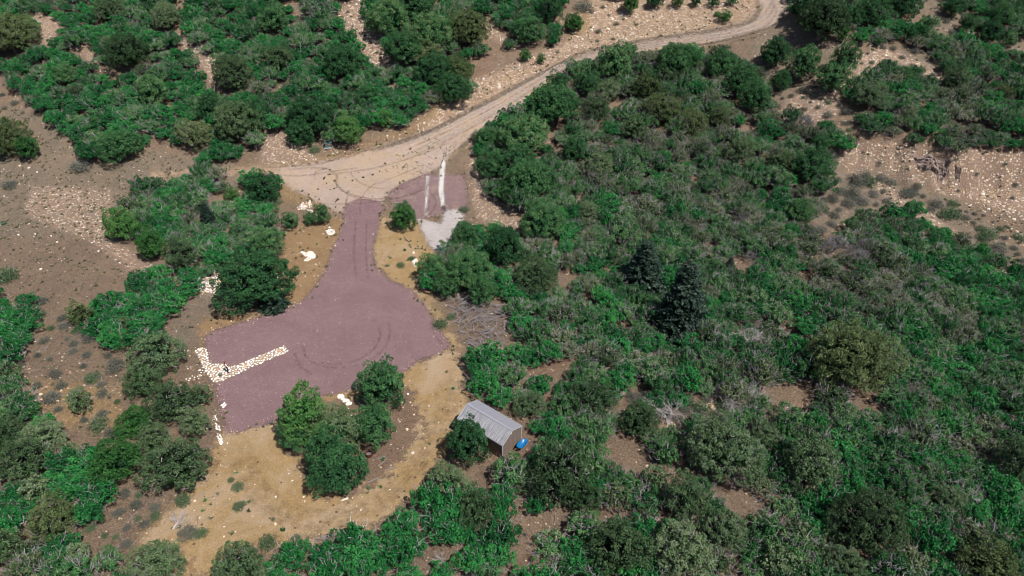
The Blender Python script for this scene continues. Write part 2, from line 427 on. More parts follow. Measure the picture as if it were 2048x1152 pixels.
c = mixc(nt, math_n(nt, 'MULTIPLY', patch, 0.45), c, ramp(nt, nff, [(.3, (0.156, 0.112, 0.084)), (.7, (0.331, 0.242, 0.167))]))
vo = nt.nodes.new('ShaderNodeTexVoronoi'); vo.inputs['Scale'].default_value = 3.0; nt.links.new(P, vo.inputs['Vector'])
vc = nt.nodes.new('ShaderNodeSeparateColor'); nt.links.new(vo.outputs['Color'], vc.inputs[0])
chip = math_n(nt, 'LESS_THAN', vo.outputs['Distance'], math_n(nt, 'MULTIPLY', vc.outputs[0], math_n(nt, 'MULTIPLY_ADD', attr(nt, 'zone').outputs['Alpha'], .22, .40)))
dens = math_n(nt, 'LESS_THAN', vc.outputs[1], math_n(nt, 'MULTIPLY_ADD', sep.outputs[1], -0.05, math_n(nt, 'MULTIPLY_ADD', attr(nt, 'zone').outputs['Alpha'], 0.80, 0.15)))
c = mixc(nt, math_n(nt, 'MULTIPLY', attr(nt, 'zone').outputs['Alpha'], .55), c, ramp(nt, nff, [(.3, (.22, .145, .115)), (.7, (.44, .33, .275))]))
c = mixc(nt, math_n(nt, 'MULTIPLY', chip, dens), c, ramp(nt, vc.outputs[2], [(0, (.30, .19, .12)), (.4, (.48, .36, .24)), (1, (.72, .64, .56))]))
nt.links.new(c, b.inputs['Base Color']); b.inputs['Roughness'].default_value = 0.95; b.inputs['Specular IOR Level'].default_value = 0.15
grit = noise(nt, 5.5, 5, .85, P)
c = mixc(nt, 1.0, c, ramp(nt, grit, [(.33, (.48, .45, .42)), (.5, (.98, .96, .91)), (.68, (1.62, 1.58, 1.48))]), 'MULTIPLY'); nt.links.new(c, b.inputs['Base Color'])
bump(nt, b, math_n(nt, 'ADD', nf, math_n(nt, 'MULTIPLY', nff, 0.6)), 1.0, 0.35)
M['ground'] = m
g = link('ground', sheet_mesh('ground', SD_ALL, 0, m, (Z_TAN, Z_GREY, Z_RED, Z_STONE))); tag(g, kind='structure')

def sheet_material(name, stops, edge_w=0.5, fine=9, bumpd=0.06, patch=None, speck=None, grit=.26, edge_scale=1.6):
    m, nt, b = newmat(name); P = soil_base(nt)
    n1 = noise(nt, fine, 5, 0.75, P); n0 = noise(nt, 0.22, 4, 0.6, P); n2 = noise(nt, 1.4, 5, 0.7, P)
    f = math_n(nt, 'MULTIPLY_ADD', n1, 0.5, math_n(nt, 'MULTIPLY_ADD', n2, 0.3, math_n(nt, 'MULTIPLY', n0, 0.2)))
    c = ramp(nt, f, stops)
    if patch:
        k = ramp(nt, noise(nt, patch[1], 5, 0.7, P, 0.6), [(patch[2], (0, 0, 0)), (patch[3], (1, 1, 1))])
        c = mixc(nt, math_n(nt, 'MULTIPLY', k, patch[4]), c, patch[0])
    if speck:
        vo = nt.nodes.new('ShaderNodeTexVoronoi'); vo.inputs['Scale'].default_value = speck[1]; nt.links.new(P, vo.inputs['Vector'])
        vc = nt.nodes.new('ShaderNodeSeparateColor'); nt.links.new(vo.outputs['Color'], vc.inputs[0])
        k = math_n(nt, 'MULTIPLY', math_n(nt, 'LESS_THAN', vo.outputs['Distance'], 0.3), math_n(nt, 'LESS_THAN', vc.outputs[0], speck[2]))
        c = mixc(nt, k, c, speck[0])
    gr = noise(nt, 6.5, 5, .85, P)
    c = mixc(nt, 1.0, c, ramp(nt, gr, [(.34, (1 - grit,) * 3), (.66, (1 + grit,) * 3)]), 'MULTIPLY')
    nt.links.new(c, b.inputs['Base Color']); b.inputs['Roughness'].default_value = 0.93; b.inputs['Specular IOR Level'].default_value = 0.18
    bump(nt, b, n1, 0.8, bumpd)
    nt.links.new(ragged(nt, P, edge_w, edge_scale), b.inputs['Alpha'])
    return m
M['road'] = sheet_material('gravel_road', [(.3, (0.175, 0.130, 0.105)), (.5, (0.284, 0.217, 0.178)), (.7, (0.392, 0.318, 0.268))], 1.1, 7, .07, patch=((0.309, 0.226, 0.148), .18, .45, .62, .75))
M['pad'] = sheet_material('mauve_gravel', [(.30, (0.111, 0.068, 0.072)), (.5, (0.152, 0.095, 0.100)), (.7, (0.207, 0.137, 0.138))], .45, 12, .05, patch=((0.192, 0.129, 0.123), .25, .45, .75, .5), speck=((0.218, 0.157, 0.150), 2.6, .10), grit=.34)
M['sidepad'] = sheet_material('mauve_gravel_worn', [(.3, (0.106, 0.064, 0.069)), (.5, (0.155, 0.102, 0.103)), (.7, (0.227, 0.158, 0.148))], .6, 10, .04, patch=((0.227, 0.166, 0.133), .5, .5, .66, .6))
M['clearing'] = sheet_material('yellow_dirt', [(.3, (0.152, 0.098, 0.044)), (.5, (0.235, 0.157, 0.076)), (.7, (0.324, 0.233, 0.124))], 1.5, 5, .10, patch=((0.303, 0.228, 0.156), .16, .45, .65, .8), speck=((0.094, 0.063, 0.037), 2.2, .05), grit=.3, edge_scale=.7)
M['tan_left'] = sheet_material('brown_dirt', [(.3, (0.119, 0.072, 0.036)), (.5, (0.187, 0.119, 0.063)), (.7, (0.266, 0.184, 0.105))], 1.5, 5, .09, patch=((0.245, 0.180, 0.098), .3, .52, .68, .5))
M['pale'] = sheet_material('pale_crushed_stone', [(.3, (0.212, 0.188, 0.176)), (.5, (0.313, 0.282, 0.268)), (.7, (0.438, 0.406, 0.392))], .55, 8, .06)
M['pale_strip'] = sheet_material('pale_crushed_stone_line', [(.3, (.30, .28, .265)), (.5, (.42, .395, .375)), (.7, (.55, .52, .50))], .04, 8, .06)
M['track'] = sheet_material('bare_track_dirt', [(.3, (0.173, 0.114, 0.076)), (.5, (0.259, 0.182, 0.124)), (.7, (0.331, 0.251, 0.184))], 1.3, 5, .06, edge_scale=.8)
UNDER = [(570,850),(600,800),(650,800),(700,800),(790,760),(830,790),(850,830),(835,880),(800,925),(760,965),(700,995),(650,995),(610,955),(590,910),(560,890)]
SHEETS = [('bare_track', TRACK, .006, 'track'), ('dirt_clearing', CLEAR, .010, 'clearing'), ('dirt_verge', TAN_L, .014, 'tan_left'),
          ('dirt_verge', TAN_R, .014, 'clearing'), ('gravel_road', ROAD, .018, 'road'), ('gravel_pad', SIDE_PAD, .022, 'sidepad'), ('gravel_pad', PAD, .026, 'pad'),
          ('crushed_stone_patch', PALE, .030, 'pale'), ('crushed_stone_strip', STRIP1, .030, 'pale'), ('crushed_stone_strip', STRIP2, .030, 'pale')]
for nm, poly, dz, mk in SHEETS:
    sd_ = sdist(XX, YY, wpoly(poly))
    if nm == 'dirt_clearing': sd_ = np.minimum(sd_, -sdist(XX, YY, wpoly(UNDER)))
    o = link(nm, sheet_mesh(nm, sd_, dz, M[mk + '_strip' if 'strip' in nm else mk])); tag(o, kind='structure')

# tyre marks pressed into the gravel
hgrid = H
m, nt, b = newmat('tyre_mark'); P = soil_base(nt)
b.inputs['Base Color'].default_value = (.13, .09, .07, 1); b.inputs['Roughness'].default_value = .95
k = ramp(nt, noise(nt, 2.2, 5, .75, P), [(.38, (0, 0, 0)), (.62, (1, 1, 1))])
nt.links.new(math_n(nt, 'MULTIPLY', math_n(nt, 'MULTIPLY', k, 0.36), math_n(nt, 'SMOOTH_MIN', attr(nt, 'tint').outputs['Fac'], 1.0, 0.1)), b.inputs['Alpha'])
M['tyre'] = m
m2, nt, b = newmat('tyre_mark_faint'); P = soil_base(nt)
b.inputs['Base Color'].default_value = (.115, .07, .07, 1); b.inputs['Roughness'].default_value = .95
k = ramp(nt, noise(nt, 1.6, 5, .75, P), [(.40, (0, 0, 0)), (.66, (1, 1, 1))])
nt.links.new(math_n(nt, 'MULTIPLY', math_n(nt, 'MULTIPLY', k, 0.42), attr(nt, 'tint').outputs['Fac']), b.inputs['Alpha'])
M['tyre_faint'] = m2
def smooth_line(pts, n=40):
    p = np.array(pts, float); t = np.linspace(0, len(p) - 1, n); out = []
    for tt in t:
        i = min(int(tt), len(p) - 2); f = tt - i
        p0, p1, p2, p3 = p[max(i - 1, 0)], p[i], p[i + 1], p[min(i + 2, len(p) - 1)]
        out.append(.5 * ((2 * p1) + (-p0 + p2) * f + (2 * p0 - 5 * p1 + 4 * p2 - p3) * f * f + (-p0 + 3 * p1 - 3 * p2 + p3) * f ** 3))
    return np.array(out)
def track_strip(pts, width, mat, dz):
    uv = smooth_line(pts, 70); x, y = unproject(uv[:, 0], uv[:, 1], H0)
    dx, dy = np.gradient(x), np.gradient(y); L = np.hypot(dx, dy) + 1e-9
    cols = []
    for s in (-.5, -.2, .2, .5):
        px, py = x - dy / L * width * s, y + dx / L * width * s
        cols.append(np.stack([px, py, hgrid(px, py) + dz], -1))
    v = np.stack(cols, 1).reshape(-1, 3); n = len(x); f = []
    for i in range(n - 1):
        for k in range(3): f.append([i * 4 + k, i * 4 + k + 1, i * 4 + k + 5, i * 4 + k + 4])
    t = np.tile([0, 1, 1, 0], n) * np.repeat(np.clip(np.minimum(np.arange(n), n - 1 - np.arange(n)) / 5, 0, 1), 4)
    o = link('tyre_mark', npmesh('tyre_mark', [(v, np.array(f), t, mat)])); tag(o, kind='structure')
TYRE = [([(560,341),(640,336),(672,350),(676,372),(700,388),(740,397),(800,396),(850,380)], .5), ([(480,337),(560,334),(640,328),(700,308),(760,296)], .45),
        ([(676,348),(672,366),(688,384),(720,398),(770,404),(820,398)], .35), ([(650,350),(700,344),(760,334),(840,310),(900,285)], .4), ([(630,360),(632,345),(655,336)], .4),
        ([(700,345),(715,362),(740,374),(770,378)], .35), ([(694,430),(693,404),(698,380)], .4), ([(745,372),(800,350),(850,330)], .3), ([(640,408),(700,408),(780,400),(850,378)], .35),
        ([(855,432),(868,418),(872,400),(862,388)], .35), ([(840,436),(856,420),(858,400)], .3), ([(520,348),(600,352),(660,344),(720,336)], .4), ([(720,430),(722,404),(735,380),(760,360)], .3)]
for i, (p, wd) in enumerate(TYRE): track_strip(p, wd * 1.5, M['tyre'], .036 + .003 * i)
TYRE2 = [([(632,724),(670,729),(710,722),(745,700),(760,672),(756,650)], .38), ([(604,690),(612,712),(636,730),(680,736),(728,726),(764,702),(780,670),(774,640)], .38), ([(590,705),(598,730),(625,750)], .38),
         ([(712,560),(708,500),(712,440)], .35), ([(736,560),(732,500),(734,440)], .35), ([(860,640),(870,670),(885,690)], .3)]
for i, (p, wd) in enumerate(TYRE2): track_strip(p, wd * 1.5, M['tyre_faint'], .036 + .003 * i)

m, nt, b = newmat('rut_in_dirt'); P = soil_base(nt)
b.inputs['Base Color'].default_value = (.15, .095, .045, 1); b.inputs['Roughness'].default_value = .95
nt.links.new(math_n(nt, 'MULTIPLY', math_n(nt, 'MULTIPLY', ramp(nt, noise(nt, .9, 6, .75, P), [(.42, (0, 0, 0)), (.68, (1, 1, 1))]), 0.35), attr(nt, 'tint').outputs['Fac']), b.inputs['Alpha'])
M['rut'] = m
m, nt, b = newmat('weedy_shoulder'); P = soil_base(nt)
nt.links.new(ramp(nt, noise(nt, 5, 5, .8, P), [(.35, (.05, .045, .03)), (.6, (.16, .125, .09))]), b.inputs['Base Color']); b.inputs['Roughness'].default_value = .95
nt.links.new(math_n(nt, 'MULTIPLY', math_n(nt, 'MULTIPLY', ramp(nt, noise(nt, 1.3, 6, .8, P), [(.36, (0, 0, 0)), (.6, (1, 1, 1))]), 0.85), attr(nt, 'tint').outputs['Fac']), b.inputs['Alpha'])
M['shoulder'] = m
for i, (p, wd) in enumerate([([(1522,4),(1519,22),(1497,44),(1440,59),(1360,71),(1240,89),(1160,109),(1100,139),(1040,169),(980,201),(930,226),(870,259),(800,285),(740,303)], 1.5), ([(1150,136),(1090,182),(1045,216),(990,248),(950,274),(915,300)], 1.2), ([(1570,22),(1548,50),(1500,68),(1440,83),(1360,96),(1300,106)], .9)]):
    track_strip(p, wd, M['shoulder'], .027 + .001 * i)
LOOP = np.array([(470,880),(484,960),(540,1022),(620,1048),(710,1040),(790,990),(845,930),(882,870),(905,800),(898,735)], float)
for i, k_ in enumerate((1.0, .955, .90, 1.05, .85)):
    c0_ = np.array([700, 870.]); track_strip(c0_ + (LOOP - c0_) * k_, .8, M['rut'], .020 + .0015 * i)
m, nt, b = newmat('worn_wheel_path'); P = soil_base(nt)
nt.links.new(ramp(nt, noise(nt, 6, 4, .7, P), [(.3, (.27, .215, .18)), (.7, (.42, .35, .30))]), b.inputs['Base Color']); b.inputs['Roughness'].default_value = .95
nt.links.new(math_n(nt, 'MULTIPLY', math_n(nt, 'MULTIPLY', ramp(nt, noise(nt, 1.1, 4, .7, P), [(.35, (0, 0, 0)), (.6, (1, 1, 1))]), 0.7), attr(nt, 'tint').outputs['Fac']), b.inputs['Alpha'])
M['worn'] = m
ROADC = np.array([(1549,0),(1546,20),(1522,46),(1470,64),(1400,76),(1320,88),(1240,100),(1170,118),(1120,136),(1060,172),(1000,208),(950,236),(900,262),(850,284),(800,306)], float)
for i, (off, mk, wd) in enumerate([(-.27, 'worn', 1.0), (.22, 'worn', 1.0), (-.02, 'tyre_faint', .7), (-.45, 'tyre_faint', .9), (.42, 'tyre_faint', .8)]):
    hw = np.array([28, 30, 24, 14, 13, 12, 12, 14, 18, 22, 28, 32, 34, 36, 38.])
    track_strip(ROADC + np.stack([off * hw * .3, off * hw], -1), wd, M[mk], .030 + .001 * i)

# ------------------------------------------------------------------ foliage and its forms
def unit(v): return v / (np.linalg.norm(v, axis=-1, keepdims=True) + 1e-9)
def leaves(rs, C, Nn, size, spread=0.8, aspect=0.6):
    """quads at C facing roughly Nn"""
    n = len(C)
    nn = unit(Nn + rs.normal(0, spread, (n, 3)))
    t = unit(np.cross(nn, rs.normal(0, 1, (n, 3)))); bb = np.cross(nn, t)
    s = size * (0.6 + 0.8 * rs.rand(n, 1))
    v = np.stack([C - t * s, C - bb * s * aspect, C + t * s, C + bb * s * aspect], 1).reshape(-1, 3)
    return v, np.arange(4 * n).reshape(n, 4)
def sphere_dirs(rs, n, zmin=-1.0):
    i = np.arange(n) + .5
    z = 1 - (1 - zmin) * i / n; ph = i * 2.39996 + rs.rand() * 6
    r = np.sqrt(np.clip(1 - z * z, 0, 1))
    return unit(np.stack([r * np.cos(ph), r * np.sin(ph), z], -1) + rs.normal(0, .13, (n, 3)))
def lobed_crown(seed, rad, height, lobes, lobe_r, clumps, lv, leaf, base=0.08, squash_top=1.0, zmin=-.55, irregular=.18, spread=.8, shade_core=True):
    """crown made of lobes; each lobe of clumps; each clump of small leaf faces"""
    rs = np.random.RandomState(seed)
    D = sphere_dirs(rs, lobes, zmin)
    cz = height * (base + (1 - base) * .48); az = height * (1 - base) * .5
    ax = rad - lobe_r * .55; azz = az - lobe_r * .5
    ph_ = np.arctan2(D[:, 1], D[:, 0])[:, None]; p1, p2, p3 = rs.rand(3) * 6.28
    bulge = (1 + irregular * rs.normal(0, 1, (lobes, 1)).clip(-1.8, 1.2)) * (1 + .09 * np.sin(2 * ph_ + p1) + .08 * np.sin(3 * ph_ + p2) + .06 * np.sin(5 * ph_ + p3 + 3 * D[:, 2:3]))
    Cn = D * np.array([ax, ax, azz]) * bulge + (0, 0, cz)
    Cn[:, 2] = np.maximum(Cn[:, 2], lobe_r * .5)
    allC, allN, T = [], [], []
    lt = rs.rand(lobes)
    for i in range(lobes):
        lr = lobe_r * (.7 + .6 * rs.rand())
        d = sphere_dirs(rs, clumps, -.7); d = unit(d + D[i] * .45)
        cc = Cn[i] + d * lr * np.array([1, 1, .85]) * (.8 + .35 * rs.rand(clumps, 1))
        ct = rs.rand(clumps)
        k = np.repeat(np.arange(clumps), lv)
        pos = cc[k] + rs.normal(0, leaf * .75, (len(k), 3))
        allC.append(pos); allN.append(unit(d[k] + np.array([0, 0, .35])))
        T.append(np.clip(.40 * lt[i] + .28 * ct[k] + .34 * rs.rand(len(k)), 0, 1))
    C = np.concatenate(allC); Nn = np.concatenate(allN); T = np.concatenate(T)
    C[:, 2] = np.maximum(C[:, 2], .06)
    v, f = leaves(rs, C, Nn, leaf, spread)
    t = np.repeat(T, 4)
    if shade_core:
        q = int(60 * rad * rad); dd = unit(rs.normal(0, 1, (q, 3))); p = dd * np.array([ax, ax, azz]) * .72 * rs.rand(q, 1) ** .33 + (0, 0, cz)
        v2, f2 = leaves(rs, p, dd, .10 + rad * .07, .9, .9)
        v, f = join_vf([(v, f), (v2, f2)]); t = np.concatenate([t, np.full(len(v2), .0)])  # inner leaves at the darkest tint: the crown's inner shade put into their colour
    rr = np.percentile(np.hypot(v[:, 0], v[:, 1]), 97.5); zz = np.percentile(v[:, 2], 99.3)
    k = np.array([rad / rr, rad / rr, height / zz]); v = v * k
    return v, f, t, Cn * k
def twigs(rs, n, rad, height, wdt, lmin=.35, lmax=.9, up=.8):
    """thin bare twigs, three-sided, standing out of a crown"""
    L = []
    for _ in range(n):
        a = rs.rand() * 6.283; r = rad * math.sqrt(rs.rand()) * .95
        z = height * (.35 + .6 * (1 - (r / rad) ** 2) * (.7 + .4 * rs.rand()))
        p = np.array([r * math.cos(a), r * math.sin(a), z * .8])
        d = unit(np.array([math.cos(a) * r / rad, math.sin(a) * r / rad, up]) + rs.normal(0, .5, 3)); ln = lmin + (lmax - lmin) * rs.rand()
        mid = p + d * ln * .5 + rs.normal(0, .06, 3); e = mid + unit(d + rs.normal(0, .4, 3)) * ln * .5
        L.append(clean_tube([p, mid, e], [wdt, wdt * .75, wdt * .3], 3))
        if rs.rand() < .7:
            e2 = mid + unit(d + rs.normal(0, .8, 3)) * ln * .4
            L.append(clean_tube([mid, (mid + e2) / 2, e2], [wdt * .7, wdt * .6, wdt * .3], 3))
    v, f = join_vf(L)
    t = np.repeat(rs.rand(len(L)), [len(x[0]) for x in L])
    return v, f, t
def trunk_vf(rs, height, r0, lobes, stems=1):
    L = []
    for s in range(stems):
        a = rs.rand() * 6.28; off = np.array([math.cos(a), math.sin(a), 0]) * (r0 * 1.5 if stems > 1 else 0)
        top = np.array([rs.normal(0, height * .04), rs.normal(0, height * .04), height * .8]) + off * 6
        pts = [off + (0, 0, -.25), off * 1.3 + (0, 0, height * .15), (off + top) / 2 + rs.normal(0, .05, 3), top]
        L.append(clean_tube(pts, [r0 * 1.25, r0, r0 * .65, r0 * .2], 7))
    for c in lobes[::max(1, len(lobes) // 12)]:
        h = min(c[2] * .6, height * .6); p0 = np.array([0, 0, h * (.6 + .3 * rs.rand())])
        L.append(clean_tube([p0, (p0 + c) / 2 + (0, 0, -.08), c], [r0 * .38, r0 * .28, r0 * .1], 5))
    v, f = join_vf(L); return v, f, np.repeat(rs.rand(len(L)), [len(x[0]) for x in L])

PIN, JUN, SPR, OAK, SAGE, ODEAD = [], [], [], [], [], []   # forms: dict(crown, trunk, twigs, r, h)
for s in range(7):          # full round pinyon of 2.6 m radius
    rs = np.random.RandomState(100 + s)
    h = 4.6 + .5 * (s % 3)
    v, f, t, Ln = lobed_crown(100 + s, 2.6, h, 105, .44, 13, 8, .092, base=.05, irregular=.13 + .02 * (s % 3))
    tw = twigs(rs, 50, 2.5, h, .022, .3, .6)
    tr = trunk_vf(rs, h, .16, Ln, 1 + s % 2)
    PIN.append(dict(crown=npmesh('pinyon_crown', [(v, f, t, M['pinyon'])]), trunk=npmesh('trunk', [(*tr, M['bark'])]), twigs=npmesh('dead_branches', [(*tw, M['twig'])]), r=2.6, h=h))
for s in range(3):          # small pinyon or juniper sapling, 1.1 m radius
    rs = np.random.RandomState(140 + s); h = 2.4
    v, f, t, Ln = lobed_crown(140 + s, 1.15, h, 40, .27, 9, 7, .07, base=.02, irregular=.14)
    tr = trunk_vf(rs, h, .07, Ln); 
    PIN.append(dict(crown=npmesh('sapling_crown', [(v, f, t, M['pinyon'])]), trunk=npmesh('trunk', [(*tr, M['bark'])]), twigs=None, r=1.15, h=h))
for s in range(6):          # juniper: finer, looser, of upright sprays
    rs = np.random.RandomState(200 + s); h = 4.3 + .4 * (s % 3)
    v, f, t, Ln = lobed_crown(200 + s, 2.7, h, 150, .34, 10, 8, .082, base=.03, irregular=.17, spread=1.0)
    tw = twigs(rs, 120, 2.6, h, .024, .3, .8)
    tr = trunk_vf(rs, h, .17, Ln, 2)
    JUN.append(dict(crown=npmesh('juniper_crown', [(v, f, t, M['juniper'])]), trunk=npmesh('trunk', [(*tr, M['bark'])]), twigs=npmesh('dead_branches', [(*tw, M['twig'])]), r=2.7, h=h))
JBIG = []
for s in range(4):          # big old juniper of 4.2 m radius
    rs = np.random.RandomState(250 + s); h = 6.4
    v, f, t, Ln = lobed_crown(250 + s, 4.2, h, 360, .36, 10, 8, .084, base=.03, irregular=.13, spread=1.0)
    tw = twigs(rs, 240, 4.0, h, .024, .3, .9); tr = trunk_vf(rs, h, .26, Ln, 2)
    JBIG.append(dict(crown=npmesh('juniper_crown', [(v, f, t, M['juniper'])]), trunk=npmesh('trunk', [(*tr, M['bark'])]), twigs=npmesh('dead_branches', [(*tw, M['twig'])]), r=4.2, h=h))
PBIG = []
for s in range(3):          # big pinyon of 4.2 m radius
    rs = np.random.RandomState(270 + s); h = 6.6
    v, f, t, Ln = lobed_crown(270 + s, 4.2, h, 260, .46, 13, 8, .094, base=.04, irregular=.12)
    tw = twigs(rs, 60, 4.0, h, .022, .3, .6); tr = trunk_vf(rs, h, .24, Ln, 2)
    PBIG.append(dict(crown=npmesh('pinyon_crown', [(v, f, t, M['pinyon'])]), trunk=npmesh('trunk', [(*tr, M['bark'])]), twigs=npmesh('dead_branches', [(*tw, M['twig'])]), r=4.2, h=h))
for s in range(3):          # spruce: tiers of boughs, 2.2 m radius, 7.5 m tall
    rs = np.random.RandomState(300 + s); h, r0 = 7.5, 2.2
    Cs, Ns, Ts, BO = [], [], [], []
    for k in range(26):
        z = h * (.03 + .95 * (k / 26) ** .9); rr = r0 * (1 - z / h) ** .8 + .12; nb = int(6 + 8 * rr / r0)
        for j in range(nb):
            a = 6.283 * (j + .5 * (k % 2)) / nb + rs.normal(0, .15); ln = rr * (.8 + .35 * rs.rand()); bt = rs.rand()
            m_ = max(4, int(ln * 11)); u = np.sqrt(rs.rand(m_)) 
            p = np.stack([np.cos(a) * ln * u, np.sin(a) * ln * u, z - .28 * ln * u + .05 * rs.rand(m_)], -1) 
            BO.append(clean_tube([(0, 0, z), (math.cos(a) * ln * .5, math.sin(a) * ln * .5, z - .12 * ln), (math.cos(a) * ln * .95, math.sin(a) * ln * .95, z - .27 * ln)], [.03, .02, .01], 3))
            kk = np.repeat(np.arange(m_), 6); pos = p[kk] + rs.normal(0, 1, (len(kk), 3)) * (.13, .13, .05)
            Cs.append(pos); Ns.append(np.tile([math.cos(a) * .4, math.sin(a) * .4, 1.], (len(kk), 1))); Ts.append(np.clip(.45 * bt + .55 * rs.rand(len(kk)), 0, 1))
    Cc = np.concatenate(Cs); v, f = leaves(rs, Cc, np.concatenate(Ns), .11, .5); t = np.repeat(np.concatenate(Ts), 4)
    tv, tf = join_vf([clean_tube([(0, 0, -.2), (0, 0, 3.5), (0, 0, h)], [.17, .1, .02], 7)] + BO)
    SPR.append(dict(crown=npmesh('spruce_crown', [(v, f, t, M['spruce'])]), trunk=npmesh('trunk', [(tv, tf, None, M['bark'])]), twigs=None, r=r0, h=h))
def oak_form(seed, r, h, lobes, ntw, mat, leafy=1.0, nm='oak_foliage'):
    rs = np.random.RandomState(seed)
    v, f, t, Ln = lobed_crown(seed, r, h, lobes, .34, int(9 * leafy) + 1, 9, .095, base=.12, irregular=.27, zmin=-.15, spread=.8, shade_core=leafy > .6)
    tw = twigs(rs, int(ntw * 1.1), r, h * 1.08, .028, .35, .95)
    st = []
    for k in range(7):
        a = rs.rand() * 6.28; q = rs.rand() * r * .75
        e = np.array([q * math.cos(a), q * math.sin(a), h * .75]); b0 = np.array([rs.normal(0, .15), rs.normal(0, .15), -.15])
        st.append(clean_tube([b0, (b0 + e) / 2 + rs.normal(0, .12, 3), e], [.06, .045, .018], 5))
    sv, sf = join_vf(st)
    tv, tf = join_vf([(sv, sf), (tw[0], tw[1])]); tt = np.concatenate([np.full(len(sv), .4), tw[2]])
    return dict(foliage=(v, f, t), wood=(tv, tf, tt), r=r, h=h, mat=mat)
specs = [('oak_green', 1.05, 34)] * 3 + [('oak_mid', 1.0, 70)] * 3 + [('oak_dull', .7, 95)] * 3
OAKF = []
for s, (mk, lf, ntw) in enumerate(specs):
    OAKF.append(oak_form(400 + s, 1.65 + .15 * (s % 3), 2.1 + .3 * (s % 2), 34, ntw, mk, lf))
OAKF.append(oak_form(430, 1.5, 2.0, 18, 190, 'oak_dull', .18))     # nearly bare grey shrub
for o in OAKF:
    o['crown'] = npmesh('oak_foliage', [(*o['foliage'], M[o['mat']])]); o['trunk'] = npmesh('stems', [(*o['wood'], M['twig'])])
    o['both'] = npmesh('oak_shrub_form', [(*o['foliage'], M[o['mat']]), (*o['wood'], M['twig'])])
def sage_form(seed, r, h, n, mat, leaf=.06):
    rs = np.random.RandomState(seed)
    d = unit(rs.normal(0, 1, (n, 3))); d[:, 2] = abs(d[:, 2])
    wob = 1 + .22 * np.sin(d[:, 0] * 5 + seed) * np.cos(d[:, 1] * 6)
    p = d * np.array([r, r, h]) * wob[:, None] * (rs.rand(n, 1) ** .35)
    k = rs.randint(0, n // 14, n); T = np.clip(.5 * rs.rand(n // 14 + 1)[k] + .5 * rs.rand(n), 0, 1)
    off = rs.normal(0, .1, (n // 14 + 1, 3)); p = p + off[k]; p[:, 2] = np.maximum(p[:, 2], .02)
    v, f = leaves(rs, p, unit(d + (0, 0, .3)), leaf, 1.0, .4)
    tw = twigs(rs, 14, r, h, .014, .15, .4)
    return npmesh('sage_foliage', [(v, f, np.repeat(T, 4), mat)]), npmesh('stems', [(*tw, M['twig'])])
for s in range(4): SAGE.append((*sage_form(500 + s, .8, .75, 1100, M['sage']), .8))
for s in range(2): SAGE.append((*sage_form(520 + s, .8, .65, 1100, M['sage_green']), .8))

def scatter(name, meshes, pos, rot, scl, idx, label, cat):
    """ONE object of uncountable stuff: instances of small forms on points"""
    c = bpy.data.collections.new(name + '_forms')
    for i, me in enumerate(meshes):
        c.objects.link(bpy.data.objects.new('%s_form_%02d' % (name, i), me))
    me = bpy.data.meshes.new(name); me.vertices.add(len(pos)); me.vertices.foreach_set('co', np.asarray(pos, np.float32).ravel())
    a = me.attributes.new('rot', 'FLOAT_VECTOR', 'POINT'); a.data.foreach_set('vector', np.asarray(rot, np.float32).ravel())
    a = me.attributes.new('scl', 'FLOAT_VECTOR', 'POINT'); a.data.foreach_set('vector', np.asarray(scl, np.float32).ravel())
    a = me.attributes.new('pick', 'INT', 'POINT'); a.data.foreach_set('value', np.asarray(idx, np.int32))
    o = link(name, me); tag(o, label, cat, kind='stuff')
    ng = bpy.data.node_groups.new(name, 'GeometryNodeTree')
    ng.interface.new_socket('Geometry', in_out='INPUT', socket_type='NodeSocketGeometry')
    ng.interface.new_socket('Geometry', in_out='OUTPUT', socket_type='NodeSocketGeometry')
    N = ng.nodes; gi = N.new('NodeGroupInput'); go = N.new('NodeGroupOutput')
    ci = N.new('GeometryNodeCollectionInfo'); ci.inputs[0].default_value = c; ci.inputs['Separate Children'].default_value = True; ci.inputs['Reset Children'].default_value = True
    ip = N.new('GeometryNodeInstanceOnPoints'); ip.inputs['Pick Instance'].default_value = True
    def na(nm, dt):
        n = N.new('GeometryNodeInputNamedAttribute'); n.data_type = dt; n.inputs['Name'].default_value = nm; return n.outputs['Attribute']
    er = N.new('FunctionNodeEulerToRotation')
    Lk = ng.links
    Lk.new(gi.outputs[0], ip.inputs['Points']); Lk.new(ci.outputs[0], ip.inputs['Instance'])
    Lk.new(na('pick', 'INT'), ip.inputs['Instance Index']); Lk.new(na('rot', 'FLOAT_VECTOR'), er.inputs[0]); Lk.new(er.outputs[0], ip.inputs['Rotation'])
    Lk.new(na('scl', 'FLOAT_VECTOR'), ip.inputs['Scale']); Lk.new(ip.outputs[0], go.inputs[0])
    md = o.modifiers.new('scatter', 'NODES'); md.node_group = ng
    return o

